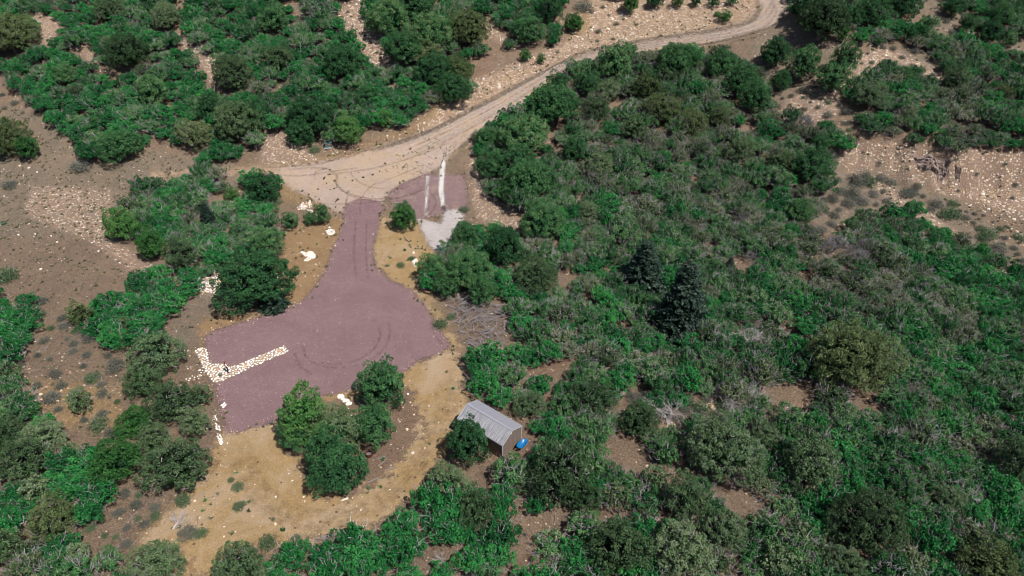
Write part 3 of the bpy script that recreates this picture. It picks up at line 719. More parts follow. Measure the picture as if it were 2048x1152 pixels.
# ------------------------------------------------------------------ individual trees: (u, v, crown width on the photograph, kind, height factor, label)
# kinds: P pinyon, B bright pinyon, O olive pinyon, J juniper, D dark juniper, S spruce, s sapling
GT = {
 'A': ('trees in the brush of the upper left slope', 'dark trees in the oak brush of the upper left slope'),
 'B': ('pinyons between the rocky gully and the road', 'dark pinyons between the white rocky gully and the road'),
 'C': ('junipers in the wood right of the shed', 'dark junipers in the wood below and right of the shed'),
 'D': ('pinyons on the stony slope inside the road bend', 'dark pinyons on the stony slope below the road bend'),
 'E': ('pinyons along the top right edge', 'dark pinyons scattered over the top right bench'),
 'F': ('pinyons in the wood below the road', 'dark pinyons along the upper edge of the big wood'),
 'G': ('junipers crowding the lower left corner', 'grey-green junipers crowded in the lower left'),
 'H': ('small pines on the road cut', 'small pines on the stony cut above the road'),
 'I': ('dark trees beside the side pad', 'dark trees at the wood edge beside the small pad'),
 'K': ('olive trees in the middle of the wood', 'olive grey trees in the upper middle of the wood'),
}
TREES = [
 (18,62,105,'O',1,'large olive pinyon cut by the left edge above the pale rocky patch, upper left'), (250,100,85,'D',1,'A'), (222,22,65,'J',1,'A'), (462,132,85,'J',1,'greyish juniper right of the narrow white stone chute on the upper left slope'),
 (470,238,92,'J',1.05,'A'), (505,225,60,'P',1,'A'), (390,266,72,'O',1,'olive yellowish tree at the lower edge of the upper left thicket above the dirt track'), (240,292,82,'P',.9,'wide dark pinyon lowest on the meadow edge, left of the reddish bare patch'), (12,275,92,'O',1,'big olive brown pinyon at the left edge beside the dry meadow'),
 (56,302,46,'B',.9,'small green pinyon touching the olive brown pinyon at the left edge'), (166,296,34,'P',1,'narrow green pinyon at the meadow edge left of the widest dark one'), (545,30,60,'P',1,'A'), (330,30,62,'J',1,'A'),
 (777,42,92,'P',1,'B'), (832,12,78,'P',1,'B'), (862,74,84,'P',1,'B'), (936,66,80,'O',1.05,'olive pinyon at the right end of the group left of the road cut'), (812,102,80,'P',1,'B'), (872,150,78,'P',1,'B'), (914,148,70,'O',1,'B'), (905,185,72,'P',1,'large dark pinyon right at the foot of the group, nearest to the gravel road'),
 (858,118,60,'O',1,'B'), (554,104,60,'J',1,'A'), (684,122,80,'P',1,'dark pinyon beside the left bank of the white rocky gully'), (622,228,92,'P',1,'wide dark pinyon just above the green utility cabinet by the road'), (600,262,60,'P',.9,'A'), (697,262,58,'B',1,'bright green tree at the lower edge of the thicket, right of the green utility cabinet'),
 (772,244,34,'B',1.1,'narrow bright green pine by itself at the thicket edge above the road'), (735,200,50,'P',1,'A'), (420,205,55,'P',1,'A'), (300,175,60,'P',1,'A'), (130,150,50,'P',1,'A'),
 (1100,20,55,'P',1,'B'), (1060,60,60,'P',1,'B'), (1148,44,38,'B',1,'round bright green pine at the right tip of the thicket above the road cut'), (1051,112,24,'B',1,'H'), (1082,118,20,'B',1,'H'), (1262,2,38,'B',1,'H'), (1310,-2,34,'P',1,'H'), (1356,0,26,'B',1,'H'), (1392,2,22,'P',1,'H'), (1428,3,24,'P',1,'H'), (1463,0,22,'P',1,'H'),
 (1450,33,28,'B',.8,'low green pine by the outer edge of the road bend'), (1434,28,13,'B',.8,'tiny green pine touching the low one by the road bend'), (1240,-30,60,'P',1,'H'),
 (1231,122,64,'P',1.1,'rounded dark pinyon touching the lower edge of the gravel road'), (1114,166,44,'P',1,'F'), (1160,155,30,'B',1,'F'), (1104,208,96,'P',1,'big dark pinyon at the upper left corner of the big wood, just below the road'), (1048,272,94,'P',1,'big dark pinyon at the left edge of the wood beside the junction'), (1175,165,50,'P',1,'F'),
 (1296,172,62,'O',1,'K'), (1326,214,70,'O',1,'K'), (1335,145,50,'D',1,'K'), (1356,115,78,'P',1,'F'), (1442,132,66,'P',1,'F'), (1486,165,66,'P',1,'F'), (1508,200,60,'P',1,'F'), (1386,242,60,'O',1,'K'), (1440,235,50,'O',1,'K'), (1270,250,55,'J',1,'K'), (1190,220,60,'J',1,'K'), (1215,175,55,'J',1,'K'),
 (1550,112,64,'P',1,'D'), (1606,137,66,'P',1,'D'), (1563,166,42,'P',1.1,'D'), (1667,162,62,'P',1,'D'), (1690,120,52,'P',1.1,'lone dark pinyon mid slope on dry stones, with a lighter one above it'), (1685,80,28,'B',1,'small bright pinyon just above the lone dark pinyon on the dry slope'), (1648,46,104,'D',1,'massive dark tree right of the gravel road bend at the top'), (1620,20,60,'P',1,'E'), (1742,30,58,'P',1,'E'), (1780,10,50,'P',1,'E'), (1808,14,60,'P',1,'E'), (1820,70,26,'P',1.4,'narrow dark pinyon among the grey scrub at the top right'),
 (1846,70,26,'P',1.2,'small dark pinyon right of the narrow one in the grey scrub'), (1708,45,40,'P',1,'E'), (1908,20,42,'P',1,'E'), (1937,46,34,'P',1.05,'lone small pinyon on the dry grassy bench, top right'), (2004,30,50,'P',1,'E'), (1984,60,48,'P',1,'E'), (2022,78,30,'P',1,'E'), (1914,152,54,'D',1.1,'dark pointed pinyon at the right side of the dry slope above the wide thicket'), (2010,174,42,'O',1,'olive pinyon near the right edge, on the dry slope above the road cut'),
 (1810,148,36,'P',1,'dark pinyon rising from the top edge of the wide thicket on the right'), (1893,132,26,'P',1,'E'), (1958,95,24,'P',1,'E'), (2038,10,40,'P',1,'E'), (1740,190,60,'D',1,'dark tree at the left end of the wide thicket on the right'),
 (242,452,64,'B',1.25,'bright olive pinyon at the left tip of the island of trees beside the meadow'), (301,484,60,'B',1.3,'second bright olive pinyon of the tree island, right of and below the leftmost one'), (364,515,70,'J',1,'grey-green juniper at the foot of the tree island'), (416,440,44,'S',.8,'bluish spruce in the middle of the tree island left of the driveway'),
 (463,384,30,'B',.9,'small bright tree at the top of the tree island, left of the dark one'), (524,378,64,'P',1.1,'dark green tree at the top right corner of the tree island by the junction'), (534,486,60,'P',1,'dark pinyon above the big pinyon left of the driveway'), (508,560,142,'P',.9,'huge round pinyon left of the driveway neck'), (546,598,58,'S',.55,'low bluish spruce tucked under the right side of the huge pinyon by the driveway'),
 (580,443,40,'P',.9,'dark bushy pine left of the pair of small pines by the driveway top'), (620,437,30,'P',1,'left one of the pair of small pines beside the driveway top'), (643,429,34,'P',1.3,'taller right one of the pair of small pines beside the driveway top'), (807,433,54,'B',1.1,'lone pinyon between the driveway and the small mauve pad'),
 (862,532,58,'P',1,'dark pinyon in front of the green transformer box'), (930,472,56,'P',1,'I'), (936,545,104,'P',1,'I'), (1008,500,84,'P',1,'I'), (1071,548,98,'D',1,'I'), (1087,442,98,'P',1,'large domed pinyon at the left of the wood, lower right of the small mauve pad'), (1058,365,96,'P',1,'I'), (1035,330,70,'P',1,'I'), (985,330,60,'P',1,'I'), (975,280,45,'P',1,'I'), (965,585,60,'P',1,'I'), (895,570,50,'P',1,'I'), (1020,385,50,'P',1,'I'),
 (1288,545,94,'S',.75,'broad dark bluish spruce in the middle of the wood'), (1366,612,104,'S',1.0,'tall dark spruce right of and below the broad one in the middle of the wood'), (1459,535,28,'S',.9,'small bluish spruce beside the dry gap in the wood'),
 (1600,425,48,'P',1.2,'dark tree at the right edge of the wood above the grey shrubs'), (1620,335,70,'P',1,'K'), (1560,330,50,'J',1,'K'), (1480,300,55,'J',1,'K'), (1200,330,60,'J',1,'K'), (1150,300,55,'P',1,'K'), (1640,290,45,'P',1,'K'), (1175,420,50,'J',1,'K'),
 (157,624,48,'O',1.05,'upright olive pinyon at the meadow edge left of the bright green brush'), (248,652,28,'J',1,'small olive juniper in the bright green brush left of the mauve pad'), (308,706,108,'D',.95,'big dark pinyon left of the white stone border'), (285,762,76,'D',.9,'pinyon joined to the lower left of the one beside the white stone border'), (340,805,92,'J',1,'top tree of the big group left of the pad, below the ring of stones'), (400,792,44,'D',1.1,'narrow dark tree at the right of the big group left of the pad'), (268,840,66,'B',1,'bright topped tree at the upper left of the big group left of the pad'),
 (388,845,66,'J',1,'juniper at the right of the big group, beside the row of white stones'), (350,928,130,'J',.9,'largest round juniper of the group left of the yellow dirt loop'), (233,925,96,'B',1.15,'tall olive green tree left of the largest round juniper, left of the dirt loop'), (305,880,70,'J',1,'G'),
 (158,800,46,'J',1.15,'isolated grey-green juniper on the sandy slope, lower left'), (12,745,46,'D',1.3,'dark tree cut by the left edge at mid height of the lower half'), (50,918,106,'J',1,'G'), (80,870,84,'J',1,'G'), (15,870,80,'D',1,'G'), (5,930,60,'D',1,'G'), (108,1040,92,'O',1.1,'tall yellowish olive tree standing out of the dark brush in the lower left corner'), (15,1095,66,'J',1.2,'G'), (140,905,44,'J',1,'G'), (75,985,60,'J',1,'G'), (155,1110,50,'J',1,'G'),
 (478,1138,110,'J',.9,'round juniper cut by the bottom edge below the yellow dirt loop'), (312,1126,108,'J',.85,'flat round juniper at the bottom edge left of the dirt loop mouth'),
 (762,768,92,'P',1.05,'lone round pinyon on the lower edge of the mauve pad'), (606,830,110,'B',1.05,'bright green pinyon at the upper left of the tree clump inside the dirt loop'), (592,866,80,'P',1,'pinyon at the lower left of the clump inside the dirt loop'), (672,858,100,'J',1,'grey-green tree in the middle of the clump inside the dirt loop'), (747,850,90,'P',1,'pinyon at the right of the clump inside the dirt loop, above the fire barrel'), (655,908,100,'P',1,'pinyon low in the clump inside the dirt loop, left of the fire barrel'), (678,940,110,'P',.9,'lowest pinyon of the clump inside the dirt loop'),
 (936,884,84,'P',1.25,'pinyon growing against the shed and hiding part of its roof'), (896,965,92,'J',.9,'grey-green juniper at the right edge of the dirt loop below the shed'), (952,1026,78,'D',1.15,'dark juniper in the bright oak brush below the shed'),
 (1119,940,118,'D',1.1,'C'), (1062,962,66,'D',1,'C'), (1165,985,80,'D',1,'C'), (1372,997,92,'D',1,'C'), (1446,900,150,'D',.95,'huge round juniper below the dry rocky gap in the right half'), (1241,1096,122,'J',1,'wide grey-green juniper at the bottom, left one of the pair in the middle right'), (1366,1108,118,'J',1,'wide grey-green juniper at the bottom, right one of the pair in the middle right'), (1448,1058,94,'D',1.15,'C'),
 (1281,838,82,'D',.9,'dark domed juniper left of the dry rocky gap in the right half'), (1182,792,88,'D',.9,'dull juniper above right of the shed'), (1060,810,70,'D',.8,'C'), (1310,960,60,'D',1,'C'),
 (1623,928,116,'D',1,'C'), (1738,1045,156,'J',.95,'enormous round juniper near the bottom in the right half'), (1980,1132,116,'O',1,'olive juniper at the bottom right corner'), (2034,920,76,'D',1.3,'dark tree cut by the right edge low in the picture'), (1690,1130,80,'D',1,'C'), (1706,716,150,'O',1.15,'giant olive tree rising out of the wood on the right'), (1560,1120,70,'J',1,'C'), (1530,870,70,'D',1,'C'), (1900,1000,70,'D',.9,'C'),
]
KIND = {'P': ('pinyon_pine', 'pinyon', 'pine tree'), 'B': ('pinyon_pine', 'pinyon_bright', 'pine tree'), 'O': ('pinyon_pine', 'pinyon_olive', 'pine tree'),
        'J': ('juniper_tree', 'juniper', 'juniper tree'), 'D': ('juniper_tree', 'juniper_dark', 'juniper tree'), 'S': ('spruce_tree', 'spruce', 'spruce tree')}
def place_crown(u, v, hc):
    """ground point under a crown whose middle, hc above the ground, is seen at u, v"""
    d = rays(np.array([float(u)]), np.array([float(v)]))
    x, y = unproject(np.array([float(u)]), np.array([float(v)]), lambda X, Y: H0(X, Y) + hc)
    return float(x[0]), float(y[0])
rnd = random.Random(7)
TREE_DISCS = []
ORD = 'first second third fourth fifth sixth seventh eighth ninth tenth eleventh twelfth thirteenth fourteenth fifteenth sixteenth seventeenth eighteenth nineteenth twentieth'.split()
def ordinals(us):
    order = sorted(range(len(us)), key=lambda i: us[i]); out = [None] * len(us)
    for r_, i in enumerate(order):
        out[i] = 'leftmost' if r_ == 0 else ('rightmost' if r_ == len(us) - 1 else ORD[r_] + ' from left')
    return out
TLAB = {}
for key in GT:
    ids = [i for i, t in enumerate(TREES) if t[5] == key]
    for i, o_ in zip(ids, ordinals([TREES[i][0] for i in ids])):
        TLAB[i] = (GT[key][0], o_ + ' of ' + GT[key][1])
for n, (u, v, wpx, kind, hf, lab) in enumerate(TREES):
    x, y = place_crown(u, v, 2.0); z = float(H(x, y)); s = px_scale(x, y, z + 2); r = wpx / 2 / s * (1.05 if kind != 'S' else 1.05)
    if kind in 'S': form = SPR[n % 3]
    elif r < 1.7: form = PIN[7 + n % 3]
    elif r > 3.5: form = (JBIG[n % 4] if kind in 'JDO' else PBIG[n % 3])
    elif kind in 'JDO': form = JUN[n % 6]
    else: form = PIN[n % 7]
    k = r / form['r']; kz = k * hf * (0.95 if k > 1.25 else 1.0) * rnd.uniform(.94, 1.06)
    if kind != 'S': kz = min(kz, 7.6 / form['h'])
    x, y = place_crown(u, v, form['h'] * kz * (.48 if kind != 'S' else .35)); z = float(H(x, y))
    nm, mk, cat = KIND[kind]
    grp = None
    if n in TLAB: grp, lab = TLAB[n]
    e = empty(nm, (x, y, z), rnd.uniform(0, 6.28), lab, cat, grp)
    e.scale = (k * rnd.uniform(.9, 1.1), k * rnd.uniform(.9, 1.1), kz)
    link('crown', form['crown'], e, [M[mk]]); link('trunk', form['trunk'], e)
    if form['twigs'] and (n % 3 != 1): link('dead_branches', form['twigs'], e)['kind'] = 'stuff'
    TREE_DISCS.append((x, y, r))
TD = np.array(TREE_DISCS)

# ------------------------------------------------------------------ oak brush
THICK = {
 'upper_left': [(-90,-130),(1130,-130),(1125,60),(1115,92),(1070,80),(1000,95),(945,115),(950,185),(905,205),(850,205),(835,240),(760,250),(735,245),(725,295),(690,290),(650,262),(600,275),(560,255),(530,250),(515,285),(430,322),(370,305),(355,270),(300,262),(280,300),(215,322),(165,310),(140,275),(105,240),(90,215),(40,190),(20,150),(-90,130)],
 'island': [(262,400),(268,385),(300,370),(340,358),(400,350),(440,352),(443,375),(410,390),(412,410),(460,415),(490,395),(510,350),(545,355),(560,385),(540,400),(548,440),(560,465),(545,500),(520,510),(480,500),(450,520),(440,535),(410,540),(385,500),(340,480),(320,500),(285,470),(258,450),(255,420)],
 'left_bright': [(292,540),(340,530),(395,530),(400,548),(385,575),(352,600),(340,640),(330,690),(310,700),(250,690),(210,690),(178,650),(180,610),(200,590),(240,585),(265,560)],
 'low_left': [(125,905),(180,910),(215,960),(215,1010),(165,1050),(150,990),(80,980),(60,990),(40,1060),(-90,1070),(-90,990),(40,960),(115,930)],
 'low_left2': [(0,1075),(45,1080),(100,1080),(130,1090),(180,1090),(232,1072),(245,1110),(255,1152),(250,1210),(-90,1210),(-90,1075)],
 'left_mid': [(-90,590),(40,590),(80,605),(85,640),(55,665),(60,700),(40,715),(-90,720)],
 'left_low': [(-90,760),(25,770),(60,830),(110,850),(115,900),(60,990),(-90,990)],
 'bottom_mid': [(530,1120),(560,1095),(610,1100),(628,1120),(620,1200),(500,1200)],
 'wood': [(955,270),(1000,240),(1050,225),(1060,185),(1110,155),(1160,130),(1220,112),(1290,110),(1330,98),(1385,95),(1398,125),(1425,112),(1470,108),(1510,145),(1540,190),(1548,235),(1600,235),(1655,285),(1662,340),(1645,390),(1625,455),(1575,480),(1640,482),(1690,462),(1735,432),(1824,418),(1862,452),(1912,468),(1965,502),(2010,538),(2140,610),(2140,1230),(600,1230),(620,1100),(685,1075),(760,1055),(800,1015),(850,995),(860,955),(900,945),(1005,940),(1055,915),(1062,860),(1040,838),(1005,805),(945,790),(928,760),(940,705),(1000,695),(1025,650),(1010,610),(930,600),(890,575),(850,565),(845,540),(870,520),(905,485),(950,460),(1030,440),(1030,405),(985,395),(960,340)],
 'bench': [(1706,170),(1751,142),(1826,140),(1863,160),(1863,178),(1898,192),(1946,195),(1993,200),(2010,230),(2020,262),(2140,290),(2140,300),(1900,296),(1780,280),(1730,258),(1705,210)],
 'right_top': [(1870,112),(1880,92),(1920,80),(1970,95),(2030,100),(2140,120),(2140,280),(2040,275),(2010,220),(1995,195),(1940,192),(1905,165),(1900,130)],
 'road_bend': [(1585,-130),(1840,-130),(1835,20),(1838,45),(1860,60),(1890,80),(1870,92),(1800,85),(1770,80),(1745,90),(1715,72),(1700,50),(1668,75),(1640,78),(1600,55),(1580,25)],
 'far_right': [(1880,-130),(2140,-130),(2140,75),(2030,70),(2000,80),(1965,70),(1960,22),(1900,15)],
 'cut_left': [(1536,240),(1545,228),(1582,232),(1620,255),(1650,250),(1690,270),(1696,290),(1660,300),(1600,270)],
}
GAPS = [[(72,12),(85,35),(122,38),(117,62),(100,82),(55,84),(72,50)], [(163,80),(190,92),(210,140),(190,140),(163,105)], [(350,75),(367,50),(390,95),(435,118),(435,175),(425,180),(400,130),(370,92)],
 [(667,32),(702,0),(720,-80),(726,0),(722,32),(750,75),(777,88),(782,120),(772,142),(747,125),(737,100),(700,68)], [(580,0),(600,0),(612,50),(592,52)], [(820,42),(845,52),(835,85),(817,80)], [(857,30),(864,0),(872,0),(870,38)],
 [(950,25),(975,45),(1012,75),(1010,92),(990,95),(960,62)], [(1228,200),(1258,205),(1250,225),(1240,220)], [(1085,262),(1100,270),(1115,290),(1090,285)], [(1024,408),(1045,430),(1030,455)], [(1057,495),(1080,510),(1075,523)],
 [(1118,535),(1155,545),(1140,575),(1115,565)], [(1475,515),(1525,530),(1480,548)], [(1160,582),(1185,596),(1175,608)], [(1232,628),(1262,660),(1245,665)], [(1018,727),(1150,728),(1125,748),(1040,750)], [(1078,790),(1118,797),(1095,812)],
 [(1232,785),(1275,775),(1275,815),(1235,818)], [(1306,826),(1370,811),(1450,798),(1485,816),(1450,828),(1400,835),(1365,865),(1336,850)], [(1204,914),(1250,914),(1300,925),(1360,935),(1380,960),(1345,973),(1325,940),(1260,930)],
 [(1069,1039),(1150,1034),(1200,1019),(1256,1012),(1256,1022),(1200,1038),(1130,1047),(1087,1076),(1075,1104),(1034,1102),(1060,1070)], [(1060,1105),(1090,1125),(1088,1152),(1070,1152)], [(862,1090),(905,1088),(875,1130),(850,1125)],
 [(947,950),(987,955),(975,980),(950,975)], [(668,1095),(707,1105),(705,1130),(672,1132)], [(595,1130),(632,1135),(620,1152),(598,1150)], [(1715,795),(1760,792),(1758,805),(1720,812)], [(1536,772),(1620,775),(1643,796),(1598,815),(1540,812)],
 [(1536,984),(1560,985),(1550,995)], [(1548,1028),(1575,1035),(1560,1045)], [(1873,1096),(1925,1092),(1905,1115),(1885,1112)], [(1823,1046),(1850,1062),(1830,1072)], [(1470,1015),(1536,1035),(1512,1062),(1486,1055)], [(1424,992),(1536,988),(1500,1004)],
 [(1215,860),(1240,870),(1230,905),(1205,890)], [(1262,878),(1285,885),(1275,898)], [(1020,1000),(1045,990),(1050,1040),(1025,1050)], [(915,800),(960,797),(1045,845),(1075,880),(1078,900),(1040,922),(1000,938),(950,905)], [(925,600),(1020,600),(1025,690),(930,700)]]
REGION = {
 'upper_left': ('on the upper left slope', 'oak brush of the upper left slope'), 'island': ('in the tree island beside the dry meadow', 'oak brush of the tree island'), 'left_bright': ('left of the mauve pad, below the dry meadow', 'bright oak brush left of the pad'),
 'low_left': ('between the big round trees in the lower left', 'oak brush of the lower left'), 'low_left2': ('along the bottom edge in the lower left corner', 'oak brush of the lower left corner'), 'left_mid': ('by the left edge just below the dry meadow', 'oak brush at the left edge'),
 'left_low': ('at the left edge under the big grey-green trees', 'oak brush under the left trees'), 'bottom_mid': ('at the bottom edge below the yellow dirt loop', 'oak brush below the dirt loop'),
 'wood': ('', ''), 'bench': ('in the wide thicket above the cut bank, right', 'thicket above the cut bank'), 'right_top': ('near the right edge above the cut bank', 'oak brush above the cut bank'), 'road_bend': ('right of the road bend at the top', 'oak brush by the road bend'),
 'far_right': ('in the top right corner', 'oak brush of the top right corner'), 'cut_left': ('left of the cut bank', 'oak brush left of the cut bank')}
MARKS = [(20,60,'the olive tree at the upper left edge'),(250,100,'the dark domed tree of the upper left slope'),(395,130,'the narrow white stone chute'),(470,238,'the big juniper of the upper left slope'),(390,266,'the olive tree above the dirt track'),(240,292,'the wide pinyon on the meadow edge'),(622,228,'the green utility cabinet'),(697,262,'the bright tree above the junction'),
 (720,80,'the white rocky gully'),(905,185,'the pinyon group left of the road cut'),(1148,44,'the thicket tip above the road cut'),(1104,208,'the pinyon at the upper left corner of the wood'),(1231,122,'the rounded pinyon touching the road'),(1320,190,'the olive trees high in the wood'),(1450,130,'the top right end of the wood'),(1648,46,'the massive tree at the road bend'),(1780,80,'the narrow pinyons of the top right scrub'),
 (1940,45,'the lone small pinyon of the top right bench'),(1990,175,'the olive pinyon above the cut bank'),(1800,215,'the wide thicket above the cut bank'),(1990,270,'the right end of the cut bank rim'),(1620,270,'the left end of the cut bank'),(300,390,'the meadow side of the tree island'),(416,440,'the bluish spruce of the tree island'),(508,420,'the dark tree by the junction'),(470,490,'the foot of the tree island'),
 (330,560,'the top of the bright brush left of the pad'),(250,650,'the small olive juniper left of the pad'),(50,640,'the left edge below the meadow'),(20,860,'the dark tree at the left edge'),(108,1000,'the tall yellowish tree, lower left'),(190,960,'the tall olive tree, lower left'),(200,1120,'the bottom left corner'),(580,1115,'the junipers at the bottom edge below the loop'),
 (700,1110,'the bottom edge beside the loop mouth'),(830,1050,'the lower right rim of the dirt loop'),(900,1020,'the juniper below the shed'),(950,1110,'the twisted bare shrub at the bottom edge'),(985,745,'the slash pile'),(1040,790,'the back wall of the shed'),(1020,980,'the near corner of the shed'),(1120,900,'the wheelbarrow side of the shed'),(1100,1020,'the first juniper right of the shed'),(1090,720,'the orange soil strip'),
 (1087,442,'the large domed pinyon by the small pad'),(1010,540,'the trees beside the transformer box'),(1290,545,'the broad bluish spruce'),(1366,612,'the tall spruce'),(1459,535,'the small bluish spruce'),(1600,425,'the dark tree above the grey shrubs'),(1190,640,'the dry spot between spruce and slash pile'),(1281,838,'the domed juniper left of the rocky gap'),(1400,820,'the dry rocky gap'),(1446,900,'the huge round juniper'),
 (1241,1096,'the left one of the bottom juniper pair'),(1366,1108,'the right one of the bottom juniper pair'),(1300,960,'the bare ground between the junipers'),(1448,1058,'the dark juniper right of the bottom pair'),(1500,700,'the white-branched bare shrub'),(1590,790,'the red gap below the giant olive tree'),(1706,716,'the giant olive tree'),(1560,600,'the grey brush above the giant olive tree'),(1820,640,'the right shoulder of the giant olive tree'),
 (1850,470,'the top of the dark brush tongue'),(1980,570,'the right end of the dark brush tongue'),(1990,720,'the picture edge beyond the giant olive tree'),(1623,928,'the dark juniper below the red gap'),(1738,1045,'the enormous round juniper'),(1850,880,'the brush slope right of the enormous juniper'),(1945,1010,'the bare shrub of the lower right'),(2034,920,'the dark tree at the right edge'),(1980,1132,'the olive juniper in the corner'),(1560,1080,'the bottom edge left of the enormous juniper'),(1760,820,'the slope under the giant olive tree')]
rs = np.random.RandomState(11)
NC = 60000
cx = rs.uniform(-135, 130, NC); cy = rs.uniform(29, 175, NC)
cz = H(cx, cy)
cu, cv, _dep = project(cx, cy, cz + 1.1)
region = np.full(NC, -1); RN = list(THICK)
for i, k in enumerate(RN): region[(region < 0) & inpoly(cu, cv, THICK[k])] = i
uu0, vv0, _ = project(cx, cy, cz)
for gp in GAPS:
    dd = sdist(cu, cv, gp); region[dd > -.8 * F / _dep] = -1
region[flatd(cx, cy) > -1.2] = -1
ok = np.where(region >= 0)[0]
acc = []; cell = {}
loose = {RN.index('left_low'), RN.index('low_left2'), RN.index('left_mid')}
for i in ok:
    x, y = cx[i], cy[i]
    mind = 1.62 if y < 95 else 1.85
    if region[i] in loose: mind = 2.1
    dtr = np.hypot(TD[:, 0] - x, TD[:, 1] - y) - TD[:, 2] * .85
    if dtr.min() < 0.3: continue
    # the wood thins out towards the lower middle
    if region[i] == RN.index('wood') and cu[i] < 1560 and cv[i] > 880 and W_mix2(x, y) > 1.1: continue
    c = (int(x // 2.4), int(y // 2.4)); bad = False
    for a in (-1, 0, 1):
        for b_ in (-1, 0, 1):
            for (qx, qy) in cell.get((c[0] + a, c[1] + b_), ()):
                if (qx - x) ** 2 + (qy - y) ** 2 < mind * mind: bad = True; break
            if bad: break
        if bad: break
    if bad: continue
    cell.setdefault(c, []).append((x, y)); acc.append(i)
acc = np.array(acc)
ax_, ay_, az_ = cx[acc], cy[acc], cz[acc]; areg = region[acc]; au, av, adep = project(ax_, ay_, az_ + 1)
na = len(acc)
mixv = W_mix(ax_, ay_) * .5 + W_mix2(ax_, ay_) * .35 + rs.normal(0, .45, na)
green_bias = np.zeros(na)
for k in ('left_bright', 'upper_left', 'bottom_mid', 'low_left', 'far_right', 'left_mid'): green_bias[areg == RN.index(k)] -= {'left_bright': 2.0, 'upper_left': .45, 'bottom_mid': 1.0, 'low_left': 1.5, 'far_right': .8, 'left_mid': 1.2}[k]
wd = areg == RN.index('wood')
green_bias[wd & (au < 1100) & (av > 690)] -= .9
green_bias[wd & (au > 1150) & (av < 520)] += .45
green_bias[wd & inpoly(au, av, [(1540,470),(1700,470),(1900,560),(1980,640),(1900,700),(1700,620),(1560,560)])] += .8
green_bias[wd & inpoly(au, av, [(1735,420),(1824,415),(1965,500),(2140,600),(2140,680),(1950,600),(1790,520)])] -= .9
green_bias[areg == RN.index('bench')] += .15
mixv = mixv + green_bias
fi = np.where(mixv < -.2, rs.randint(0, 3, na), np.where(mixv < .7, rs.randint(3, 6, na), np.where(mixv < 1.85, rs.randint(6, 9, na), 9)))
asc = rs.uniform(.72, 1.22, na) * np.where(fi == 9, .9, 1.0) * np.where(ay_ > 95, 1.12, 1)
arot = rs.uniform(0, 6.28, na)
inframe = (au > -10) & (au < 2058) & (av > -10) & (av < 1162)
size_px = asc / adep * inframe
order = np.argsort(-size_px)
big = order[:298]; rest = order[298:]
LOOK = ['bright', 'green', 'dull', 'leafless']
MK = np.array([(m_[0], m_[1]) for m_ in MARKS], float); sets = {}
for j in big:
    q = int(np.argmin(np.hypot(MK[:, 0] - au[j], (MK[:, 1] - av[j]) * 1.3))); lk = 3 if fi[j] == 9 else fi[j] // 3
    sets.setdefault((q, lk), []).append(j)
OLAB = {}
for (q, lk), js in sets.items():
    os_ = ordinals([au[j] for j in js]) if len(js) > 1 else ['']
    for j, o_ in zip(js, os_):
        OLAB[j] = ((o_ + ' of ' if o_ else '') + LOOK[lk] + (' oak shrubs by ' if o_ else ' oak shrub by ') + MARKS[q][2], LOOK[lk] + ' oak shrubs by ' + MARKS[q][2], bool(o_))
for j in big:
    f = OAKF[fi[j]]
    e = empty('oak_shrub', (ax_[j], ay_[j], az_[j]), arot[j], OLAB[j][0], 'shrub', OLAB[j][1] if OLAB[j][2] else None)
    e.scale = (asc[j], asc[j], asc[j] * rnd.uniform(.75, 1.3))
    link('foliage', f['crown'], e); link('stems', f['trunk'], e)['kind'] = 'stuff'
zr = asc[rest] * rs.uniform(.7, 1.35, len(rest))
scatter('oak_thicket', [f['both'] for f in OAKF], np.stack([ax_, ay_, az_], -1)[rest], np.stack([0 * zr, 0 * zr, arot[rest]], -1), np.stack([asc[rest], asc[rest], zr], -1), fi[rest],
        'dense oak brush covering the slopes behind the individual shrubs', 'brush')
print('oaks', na, 'trees', len(TREES))

